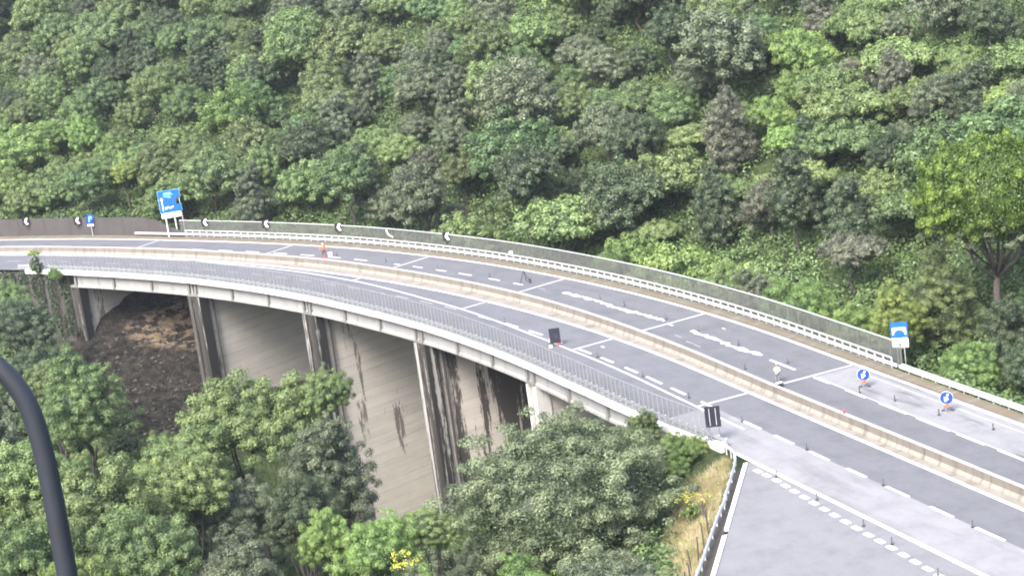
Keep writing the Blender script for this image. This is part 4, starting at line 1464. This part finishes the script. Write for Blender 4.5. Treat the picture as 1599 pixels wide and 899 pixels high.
# right side of the road
R4 = [(35.6, 171, 3.2, 'fine_tall', 'yellow', 'tall yellow-green shrub behind the viaduct name sign', 6.2, .85),
      (40.6, 174, 4.3, 'fine_tall', 'mid', 'dark leafy tree between the name sign and the umbrella pine', 8.2, .95),
      (43.9, 162.6, 3.9, 'fine_tall', 'dark', 'dark green tree at the right photo edge under the umbrella pine', 6.0, .9),
      (43.8, 155.2, 3.2, 'fine_round', 'dark', 'dark rounded bush against the guardrail at the right edge', 3.4, 1.),
      (39.3, 158.6, 3.0, 'fine_round', 'bright', 'bright yellow-green bush hanging over the guardrail at right', 2.9, 1.),
      (50., 170, 4.2, 'fine_round', 'mid', 'green tree beyond the umbrella pine trunk at the right edge', 4.5, 1.),
      (33.5, 181, 4.6, 'fine_broad', 'bright', 'bright green tree crown spilling behind the right end of the mesh fence', 1.6, 1.),
      (29.5, 192, 5.0, 'fine_broad', 'bright', 'bright green tree crown behind the fence above the round arrow signs', 2.0, 1.),
      (24.0, 202, 4.4, 'fine_broad', 'fresh', 'fresh green tree crown behind the fence above the yellow-clad worker', 2.2, 1.)]
for x_, y_, rad, shp, fo, lb, tp, zs in R4:
    placed.append((x_, y_, rad))
    tree('shrub' if 'bush' in lb or 'shrub' in lb else 'broadleaf_tree', x_, y_, rad, shp, fo, rnd.randrange(2), lb, 'shrub' if 'bush' in lb or 'shrub' in lb else 'tree', tp, 'trees right of the road', zs=zs)

# umbrella pine
px_, py_ = 45.6, 172.0
placed.append((px_, py_, 4))
g_ = gz(px_, py_)
pr = empty('umbrella_pine', (px_, py_, g_)); tag(pr, 'umbrella pine with domed bright green crown at the right edge', 'tree')
V, F, T = crown_data(91, ncl=420, nleaf=110000, height=.56, leaf=.0145, clr=(.045, .085), low=-.62, upb=.7, core=.82, lobes=1, rr_=(.84, .97))
V[:, 2] = np.where(V[:, 2] < 0, V[:, 2] * .75, V[:, 2])
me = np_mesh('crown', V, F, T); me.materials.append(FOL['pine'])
c = link('crown', me, pr, (-.3, 0, 12.3 - g_)); c.scale = (6.5, 6.5, 9.4)
# ragged lower tufts
V, F, T = crown_data(92, ncl=70, nleaf=8200, height=.5, leaf=.022, clr=(.08, .14), low=-.8, upb=.3, core=.05, lobes=1)
me = np_mesh('lower_foliage', V, F, T); me.materials.append(FOL['olive'])
c = link('lower_foliage', me, pr, (-.3, 0, 9.6 - g_)); c.scale = (5.9, 5.9, 4.2)
b = MB()
b.tube([(0, 0, -.5), (.05, 0, (5 - g_) * .3), (-.1, .1, (5 - g_) * .65), (.05, 0, 5.4 - g_)], [.46, .40, .35, .3], 12)
rp = random.Random(3)
for i in range(13):
    a = i * 2.4
    q = .35 + .65 * rp.random()
    top_ = Vector((.3 + math.cos(a) * 5.6 * q, math.sin(a) * 5.0 * q, 10.2 - g_ + 1.5 * (1 - q)))
    st = Vector((0, 0, 4.5 - g_ + rp.uniform(-.5, .8)))
    md1 = st.lerp(top_, .45) + Vector((math.cos(a) * .5, math.sin(a) * .5, -.5))
    md2 = st.lerp(top_, .75) + Vector((rp.uniform(-.3, .3), 0, -.2))
    b.tube([st, md1, md2, top_], [.24 - .1 * q, .15, .1, .05], 7)
    for j in range(4):
        t0 = md1.lerp(top_, rp.uniform(.1, .7))
        b.tube([t0, t0 + Vector((rp.uniform(-1, 1), rp.uniform(-1, 1), rp.uniform(.4, 1.6)))], [.06, .02], 5)
b.build('trunk', MT['bark_grey'], pr, True)

# --- valley side, foreground
FG = [
    # x, y, rad, shape, foliage, label, top, zs
    (-27.3, 176, 7.0, 'fine_broad', 'fresh', 'large light green tree in front of the blackened piers', 4.4, 1.),
    (-33.5, 171, 5.0, 'fine_broad', 'fresh', 'light green tree crown left of the large one before the piers', .4, 1.),
    (-19.8, 178, 3.7, 'fine_round', 'fresh', 'light green tree top covering the foot of the third pier', 3.2, 1.),
    (-44.5, 183, 5.0, 'fine_tall', 'fresh', 'light green tree standing before the bare soil below the first span', 7.6, .85),
    (-19.0, 163, 5.0, 'fine_tall', 'olive', 'grey-green conical tree in front of the beige wall pier', 3.6, .92),
    (-27.5, 160, 4.6, 'fine_round', 'olive', 'dull grey-green tree between the light green crowns', -.6, 1.),
    (1.9, 138, 7.7, 'fine_huge', 'silver', 'very large round grey-green tree right of the stained pier', 6.7, .9),
    (7.0, 146, 3.8, 'fine_round', 'mid', 'green crown bulging from the right flank of the very large round tree', 2.8, 1.),
    (5.6, 127, 4.6, 'fine_round', 'dark', 'dark green bush below the dry grass bank', -.2, 1.),
    (-12.5, 132, 3.6, 'fine_round', 'bright', 'bright green tree at the bottom below the beige wall pier', 4.0, 1.),
    (-16.5, 134, 2.8, 'fine_round', 'bright', 'small bright green crown left of the bright tree at the bottom', 4.1, 1.),
    (-9.0, 134, 2.5, 'fine_round', 'fresh', 'small fresh green crown under the foot of the stained pier', 3.3, 1.),
    (-10.5, 122, 4.0, 'fine_round', 'bright', 'bright leafy bush at the bottom edge beside the yellow blossoms', 3.3, 1.),
    (-2.2, 124, 3.8, 'fine_tall', 'bright', 'upright bright green young tree in front of the very large round tree', 2.6, .8),
    (-22.5, 129, 5.0, 'fine_tall', 'olive', 'pale grey-green bush at the bottom edge left of centre', 5.6, .8),
    (-17.0, 122, 3.6, 'fine_round', 'olive', 'low grey-green bush on the bottom edge', 3.0, 1.),
    (-36.0, 146, 6.0, 'fine_broad', 'fresh', 'wide light green tree right of the lamp pole', 6.8, 1.),
    (-43.5, 150, 5.5, 'fine_broad', 'fresh', 'wide light green tree left of the lamp pole', 8.4, 1.),
    (-31.0, 137, 5.0, 'fine_broad', 'mid', 'mid green tree right of the lamp pole near the bottom edge', 5.0, 1.),
    (-39.0, 133, 5.0, 'fine_broad', 'fresh', 'light green tree behind the lower lamp pole', 7.2, 1.),
    (-33.0, 124, 4.0, 'fine_broad', 'bright', 'bright green tree top at the bottom left corner', 6.8, 1.),
    (-31.5, 158, 5.0, 'fine_broad', 'fresh', 'light green crown between the two lamp pole trees and the soil', 3.0, 1.),
    (-20.6, 152, 3.9, 'fine_round', 'dark', 'dark green tree between the conical tree and the bright bottom trees', 1.2, 1.),
    (-45.6, 202, 2.4, 'fine_round', 'dark', 'dark shrubby bush at the foot of the soil slope, left one', -7.2, 1.),
    (-39.0, 192, 2.8, 'fine_round', 'olive', 'grey-green bush at the foot of the dark soil slope', -6.6, 1.),
    (-51.0, 170, 5.0, 'fine_round', 'olive', 'grey-green tree at the left edge above the lamp pole bend', 7.6, 1.),
    (-60.0, 222, 4.8, 'fine_round', 'dark', 'dark grey tree at the left edge below the ivy wall', 5.5, 1.),
    (-55.0, 212, 4.2, 'fine_round', 'dark', 'dark shrubby tree between the ivy wall and the light green tree', 1.4, 1.),
    (-66.5, 243, 4.5, 'fine_round', 'fresh', 'light green tree at the left edge beside the ivy-clad post', 3.2, 1.),
    (-50.0, 195, 4.0, 'fine_round', 'mid', 'green tree left of the light tree before the bare soil', 4.0, 1.),
    (9.4, 152.5, 2.0, 'fine_tall', 'mid', 'green bush growing over the white viaduct edge at right', 2.9, .85),
    (11.4, 146.6, 2.2, 'fine_round', 'bright', 'light green leafy bush by the end of the mesh fence', 2.0, 1.),
    (13.2, 148.4, 1.5, 'fine_round', 'yellow', 'pale yellow-green bush at the feet of the second black panel', 1.0, 1.),
    (8.6, 139.5, 1.9, 'fine_round', 'mid', 'green bush between the very large round tree and the dry grass', .8, 1.),
]
fg_xy = []
for i, (x_, y_, rad, shp, fo, lb, tp, zs) in enumerate(FG):
    fg_xy.append((x_, y_, rad))
    bush = ('bush' in lb)
    tree('shrub' if bush else 'broadleaf_tree', x_, y_, rad, shp, fo, i % 3, lb, 'shrub' if bush else 'tree', tp, 'trees and shrubs below the viaduct', zs=zs)

# --- procedural forest
XREF = [(60, 'above the brown wall end'), (150, 'above the small parking sign'), (225, 'left of the direction sign'), (300, 'above the direction sign'),
        (370, 'above the first fence chevron'), (450, 'above the second fence chevron'), (560, 'above the orange-clad worker'), (650, 'above the bent marker'), (740, 'above the last chevron'),
        (840, 'above the round reflector'), (930, 'above the first black panel'), (1040, 'above the messy paint strip'), (1160, 'above the second-last joint'), (1270, 'above the yellow-clad worker'),
        (1390, 'above the left arrow sign'), (1480, 'left of the umbrella pine'), (1700, 'behind the umbrella pine')]
YREF = [(70, 'in top row'), (140, 'high uphill'), (210, 'upper mid slope'), (280, 'halfway uphill'), (350, 'low on slope'), (450, 'at slope foot'), (2000, 'behind the fence')]


def pick(tab, v):
    for a, b in tab:
        if v < a: return b
    return tab[-1][1]


rg = np.random.default_rng(11)
cand = []
tries = 0
while tries < 60000 and len(cand) < 284:
    tries += 1
    x = rg.uniform(-115, 95); y = rg.uniform(165, 410)
    s_, o_ = so_np(np.array([x]), np.array([y])); s_, o_ = float(s_[0]), float(o_[0])
    if o_ < 17.5 or o_ > 112: continue
    if s_ > 203 and o_ < 15: continue
    z = gz(x, y)
    u, v, ppm = photo_px(x, y, z + 5)
    if u < -60 or u > 1660 or v < -45 or v > 640: continue
    if u > 1370 and v > 330: continue
    rad = float(rg.choice([2.5, 3.3, 4.1, 5.0, 6.0], p=[.22, .30, .26, .15, .07]))
    n1 = math.sin(x * .085 + 2.1) * math.cos(y * .074 + .6) + .5 * math.sin(x * .17 + y * .11)
    if s_ < 150 and o_ > 24 and n1 > .62: continue
    ok = all((x - a) ** 2 + (y - b) ** 2 > (.64 * (rad + r2)) ** 2 for a, b, r2 in placed)
    if not ok: continue
    placed.append((x, y, rad)); cand.append((x, y, z, rad, s_, o_, u, v))

info = []
for (x, y, z, rad, s_, o_, u, v) in cand:
    n1 = math.sin(x * .071 + 1.7) * math.cos(y * .063) + .5 * math.sin(x * .19 + y * .13)
    right = s_ < 142 and o_ > 20
    left = s_ > 196 and o_ < 48
    if left: P = dict(fresh=.45, mid=.4, bright=.1, olive=.05)
    elif right and n1 > -.1: P = dict(bright=.30, fresh=.34, olive=.14, brown=.05, dark=.17)
    elif s_ > 200: P = dict(mid=.36, dark=.28, fresh=.22, olive=.14)
    else: P = dict(olive=.25, mid=.28, dark=.22, brown=.03, fresh=.22)
    fo = rg.choice(list(P), p=np.array(list(P.values())) / sum(P.values()))
    if fo in ('dark', 'brown', 'olive'): shp = rg.choice(['round', 'tall', 'round'])
    elif right: shp = rg.choice(['low', 'broad', 'low'])
    else: shp = rg.choice(['round', 'broad', 'round'])
    rad *= 1.12
    if shp == 'tall': rad = min(rad, 3.6) * .95
    if shp == 'low': rad *= 1.2
    info.append([x, y, rad, str(shp), str(fo), u, v, pick(XREF, u), pick(YREF, v)])
cells = {}
for t in info: cells.setdefault((t[3], t[4], t[7], t[8]), []).append(t)
for key, L_ in cells.items():
    L_.sort(key=lambda t: t[5])
    for i, t in enumerate(L_):
        x, y, rad, shp, fo, u, v, xr, yr = t
        lb = f'{SHP[shp]} {LOOK[fo]} tree {yr} {xr}'
        if len(L_) > 1: lb = ('left ' if i == 0 else 'right ' if i == len(L_) - 1 else 'middle ' if len(L_) == 3 else f'{ordn[i]} from left ') + lb
        lb = lb.replace(' in the upper', ' upper')
        assert len(lb.replace('-', ' ').split()) <= 16, lb
        tree('broadleaf_tree', x, y, rad, shp, fo, int(rg.integers(0, 4)), lb, 'tree', None, 'trees on the hillside')

# --- filler trees on the valley side
rows = []
tries = 0
while tries < 20000 and len(rows) < 75:
    tries += 1
    x = rg.uniform(-80, 6); y = rg.uniform(112, 250)
    s_, o_ = so_np(np.array([x]), np.array([y])); s_, o_ = float(s_[0]), float(o_[0])
    if o_ > -17: continue
    if s_ > 170 and s_ < 203 and o_ > -26: continue
    z = gz(x, y)
    u, v, ppm = photo_px(x, y, z + 4)
    if u < -60 or u > 1100 or v > 960: continue
    rad = float(rg.uniform(2.6, 3.8))
    if not all((x - a) ** 2 + (y - b) ** 2 > (.62 * (rad + r2)) ** 2 for a, b, r2 in fg_xy): continue
    fg_xy.append((x, y, rad)); rows.append((x, y, rad, u, v))
VX = [(130, 'near lamp pole'), (260, 'below bare soil'), (420, 'left of third pier'), (620, 'under beige pier'), (820, 'under stained pier'), (1200, 'beside the largest round tree')]
VY = [(560, 'just under viaduct'), (680, 'mid gully'), (780, 'in lower gully'), (860, 'near bottom edge'), (3000, 'at bottom edge')]
cells = {}
for (x, y, rad, u, v) in rows:
    fo = str(rg.choice(['fresh', 'olive', 'mid', 'dark'], p=[.35, .25, .2, .2])) if u < 420 else str(rg.choice(['bright', 'olive', 'mid', 'dark'], p=[.2, .25, .3, .25]))
    cells.setdefault((fo, pick(VX, u), pick(VY, v)), []).append((x, y, rad, u, fo))
for key, L_ in cells.items():
    L_.sort(key=lambda t: t[3])
    for i, (x, y, rad, u, fo) in enumerate(L_):
        lb = f'small {LOOK[fo]} tree {key[2]}, {key[1]}'
        if len(L_) > 1: lb = f'{ordn[i]} from left ' + lb
        tree('broadleaf_tree', x, y, rad, 'fine_round', fo, int(rg.integers(0, 3)), lb, 'tree', None, 'small trees in the gully', zs=1.)


# --- undergrowth: one mass nobody could count
def carpet(name, label, cat, n, region, per, rad, leaf, fol, seed, zoff=.3, kind='stuff', flatz=.55):
    rng = np.random.default_rng(seed)
    x, y = region(rng, n)
    z = ground_z(x, y)
    idx = np.repeat(np.arange(len(x)), per)
    m_ = len(idx)
    u = unit(rng.normal(size=(m_, 3)) + np.array([0, 0, .9]))
    rr = rng.uniform(rad[0], rad[1], len(x))
    pos = np.stack([x, y, z + zoff], 1)[idx] + u * (rr[idx] * rng.uniform(.5, 1, m_))[:, None] * np.array([1, 1, flatz * 1.6])
    nr = unit(u + rng.normal(size=(m_, 3)) * .4 + np.array([0, 0, .3]))
    v, f = leaf_quads(pos, nr, leaf * rng.uniform(.6, 1.3, m_), rng)
    me = np_mesh(name, v, f, np.clip(rng.uniform(0, 1, len(x))[idx] * .6 + rng.uniform(0, .4, m_), 0, 1))
    me.materials.append(FOL[fol])
    return tag(link(name, me), label, cat, kind=kind)


def reg_all(rng, n):
    x = rng.uniform(-125, 105, n * 2); y = rng.uniform(105, 410, n * 2)
    s_, o_ = so_np(x, y)
    lo = np.where(s_ < 72, kerb_o(s_) - 4.5, -13)
    keep = ~((o_ > lo) & (o_ < np.where(s_ < 71, 13.9, 16.5)))
    keep &= ~((s_ > 168) & (s_ < 204) & (o_ > -19) & (o_ < 16.5))
    keep &= (o_ < 118)
    keep &= (np.abs(x) < y * .33 + 8)
    keep &= ~((x > 9) & (y < 150) & (o_ < 0))
    return x[keep], y[keep]


carpet('undergrowth', 'dense green undergrowth filling the gaps between the trees', 'undergrowth', 17000, reg_all, 75, (1.1, 2.1), .19, 'under', 5, .5)


def reg_soil(rng, n):
    s_ = rng.uniform(168, 200, n); o_ = rng.uniform(-20, -9, n)
    P = np.array([pt(a, b) for a, b in zip(s_, o_)]); return P[:, 0], P[:, 1]


carpet('soil_weeds', 'sparse dark weeds on the bare soil below the first span', 'weeds', 60, reg_soil, 30, (.3, .9), .12, 'dark', 6, .1)


rng = np.random.default_rng(21)
mbr = MB()
for i in range(300):
    s_ = rng.uniform(172, 200); o_ = rng.uniform(-16, 6)
    x, y = pt(s_, o_); z = gz(x, y)
    r0 = rng.uniform(.08, .42) * (1.5 if rng.random() < .06 else 1)
    k = len(mbr.v)
    for (a, b, c) in ((1, 0, 0), (-1, 0, 0), (0, 1, 0), (0, -1, 0), (0, 0, 1), (0, 0, -1)):
        q = rng.uniform(.6, 1.3)
        mbr.v.append((x + r0 * (a * q + rng.normal() * .15), y + r0 * (b * q + rng.normal() * .15), z + r0 * (c * q * .7 + .1)))
    for f in ((0, 2, 4), (2, 1, 4), (1, 3, 4), (3, 0, 4), (2, 0, 5), (1, 2, 5), (3, 1, 5), (0, 3, 5)):
        mbr.f.append(tuple(k + i_ for i_ in f)); mbr.uv.append([(0, 0)] * 3)
MT['rubble'] = plain('rubble_stone', (.055, .05, .044), .95, var=.6, scale=.8)
tag(mbr.build('rubble', MT['rubble']), 'loose dark stones scattered on the bare soil below the first span', 'rubble', kind='stuff')


# ivy on the wing wall and ivy-clad post
def ivy(name, label, cat, pts, nrm, fol, leaf, seed, jit):
    rng = np.random.default_rng(seed)
    P = np.array(pts) + rng.normal(size=(len(pts), 3)) * jit
    nr = unit(np.array(nrm) + rng.normal(size=(len(pts), 3)) * .5 + np.array([0, 0, .4]))
    v, f = leaf_quads(P, nr, leaf * rng.uniform(.6, 1.3, len(P)), rng)
    me = np_mesh(name, v, f, rng.uniform(0, 1, len(P))); me.materials.append(FOL[fol])
    return tag(link(name, me), label, cat)


ri = random.Random(9)
I_, N_ = [], []
for i in range(16000):
    s_ = ri.uniform(203.5, 232); z_ = -.2 - 9 * ri.random()
    cl = math.sin(s_ * 2.1) + .5 * math.sin(s_ * 5.3 + z_ * .2)
    if cl < -.6 + .25 * math.sin(z_): continue
    x, y = pt(s_, ne(s_) + .32 - ri.random() * .35)
    I_.append((x, y, z_)); N_.append((-.9, -.4, 0))
ivy('ivy', 'dark ivy curtains hanging on the wing wall at the left end of the viaduct', 'ivy', I_, N_, 'dark', .14, 3, .06)
x, y = pt(209.0, -9.3)
r = empty('ivy_post', (x, y, 0)); tag(r, 'post wrapped in dark ivy with light green top, left of the mesh fence', 'post')
MB().box((0, 0, 1.5), (.25, .25, 3.4)).build('post', MT['rib'], r)
for nm, fo_, sc_, zc in (('ivy', 'dark', (.95, .95, 1.5), .9), ('ivy_top', 'yellow', (1.1, .9, .45), 2.7)):
    V, F, T = crown_data(33, ncl=26, nleaf=1500, height=1., leaf=.12, clr=(.2, .34), low=-.9, core=.6)
    me = np_mesh(nm, V, F, T); me.materials.append(FOL[fo_]); o = link(nm, me, r, (0, 0, zc)); o.scale = sc_
x, y = pt(204.5, -9.9)
tree('shrub', x, y, 1.1, 'fine_round', 'bright', 1, 'small bright bush on the white edge beam near the ivy-clad post', 'shrub', .9)


# dry grass bank
def reg_bank(rng, n):
    t = rng.uniform(0, 1, n); w_ = rng.uniform(0, 1, n) ** 1.1
    s_ = 59 - t * 24
    o_ = np.where(s_ < 58, -9.9 - (58 - s_) * .727, -9.9) - .3 - w_ * (4.2 + 1.5 * np.sin(t * 5))
    P = np.array([pt(a, b) for a, b in zip(s_, o_)])
    return P[:, 0], P[:, 1]


rng = np.random.default_rng(4)
x, y = reg_bank(rng, 26000)
z = ground_z(x, y)
h = rng.uniform(.25, .75, len(x)); a = rng.uniform(0, 6.28, len(x)); ln = rng.normal(size=(len(x), 2)) * .18
w_ = .02
V = np.stack([np.stack([x - w_ * np.cos(a), y - w_ * np.sin(a), z - .05], 1), np.stack([x + w_ * np.cos(a), y + w_ * np.sin(a), z - .05], 1), np.stack([x + ln[:, 0] * 1.6, y + ln[:, 1] * 1.6, z + h], 1)], 1).reshape(-1, 3)
F = np.arange(len(V)).reshape(-1, 3)
tv = np.clip(.5 + .35 * np.sin(x * 1.7) * np.cos(y * .9) + rng.uniform(-.3, .3, len(x)), 0, 1)
me = np_mesh('dry_grass', V, F, tv); me.materials.append(FOL['grass'])
tag(link('dry_grass', me), 'tall dry yellow grass on the bank beside the guardrail', 'grass', kind='stuff')
carpet('bank_weeds', 'green weeds mixed into the dry grass bank', 'weeds', 220, lambda r_, n: reg_bank(r_, n), 26, (.25, .6), .09, 'yellow', 8, .1)

# stakes of an old fence on the bank
stk = [(49.2, -17.6, 1.8), (47.2, -18.4, 1.6), (46.2, -18.9, 2.0), (43.8, -20.6, 2.1), (42.2, -21.9, 1.9), (40.6, -23.4, 2.0), (39.2, -24.2, 1.7), (37.8, -25.3, 1.8)]
sm = None
for i, (s_, o_, h_) in enumerate(stk):
    x, y = pt(s_, o_)
    b = MB(); b.tube([(0, 0, -.3), (rnd.uniform(-.05, .05), 0, h_ * .5), (rnd.uniform(-.1, .1), rnd.uniform(-.1, .1), h_)], [.07, .06, .05], 6)
    o = b.build('fence_stake', MT['wood']); o.location = (x, y, gz(x, y))
    tag(o, f'weathered wooden stake in the dry grass, {ordn[i]} from the top of the bank', 'stake', 'old stakes on the grass bank')


# yellow blossoms
def blossom(x, y, z, rad, label, seed):
    r = empty('flowering_shrub', (x, y, gz(x, y))); tag(r, label, 'shrub')
    g_ = gz(x, y)
    rng = np.random.default_rng(seed)
    cl = rng.normal(size=(12, 3)) * np.array([rad * .6, rad * .6, rad * .3])
    idx = np.repeat(np.arange(12), 22)
    pos = cl[idx] + rng.normal(size=(len(idx), 3)) * .12
    v, f = leaf_quads(pos, unit(rng.normal(size=(len(idx), 3)) + np.array([0, -.3, 1.])), np.full(len(idx), .045), rng, .9)
    me = np_mesh('blossom', v, f); me.materials.append(MT['flower']); link('blossom', me, r, (0, 0, z - g_))
    b = MB()
    for c in cl: b.tube([(c[0] * .2, c[1] * .2, 0), (c[0], c[1], c[2] + z - g_)], [.03, .012], 5)
    b.build('stem', MT['bark'], r)
    V, F, T = crown_data(seed, ncl=16, nleaf=500, height=.8, leaf=.12, clr=(.2, .34), core=.2)
    me = np_mesh('leaves', V, F, T); me.materials.append(FOL['bright']); o = link('leaves', me, r, (0, 0, (z - g_) * .55)); o.scale = (rad, rad, (z - g_) * .4)


blossom(11.1, 134, 1.0, .75, 'yellow-flowering broom among the stakes on the dry grass bank', 3)
blossom(-9.8, 117.5, 5.6, .9, 'yellow-flowering shrub at the bottom edge', 4)


# ------------------------------------------------------------------ haze over the valley
hz = MB().box((0, 225, 25), (540, 600, 170))
hm = bpy.data.materials.new('haze_air'); hm.use_nodes = True
hn = hm.node_tree; hn.nodes.remove(hn.nodes['Principled BSDF'])
pv = hn.nodes.new('ShaderNodeVolumePrincipled')
pv.inputs['Color'].default_value = (.88, .93, 1, 1)
pv.inputs['Density'].default_value = .00010
pv.inputs['Anisotropy'].default_value = .2
L(hn, pv.outputs[0], hn.nodes['Material Output'].inputs['Volume'])
tag(hz.build('haze', hm), 'thin pale summer haze filling the valley air', 'haze', kind='stuff')
SC.cycles.volume_bounces = 0
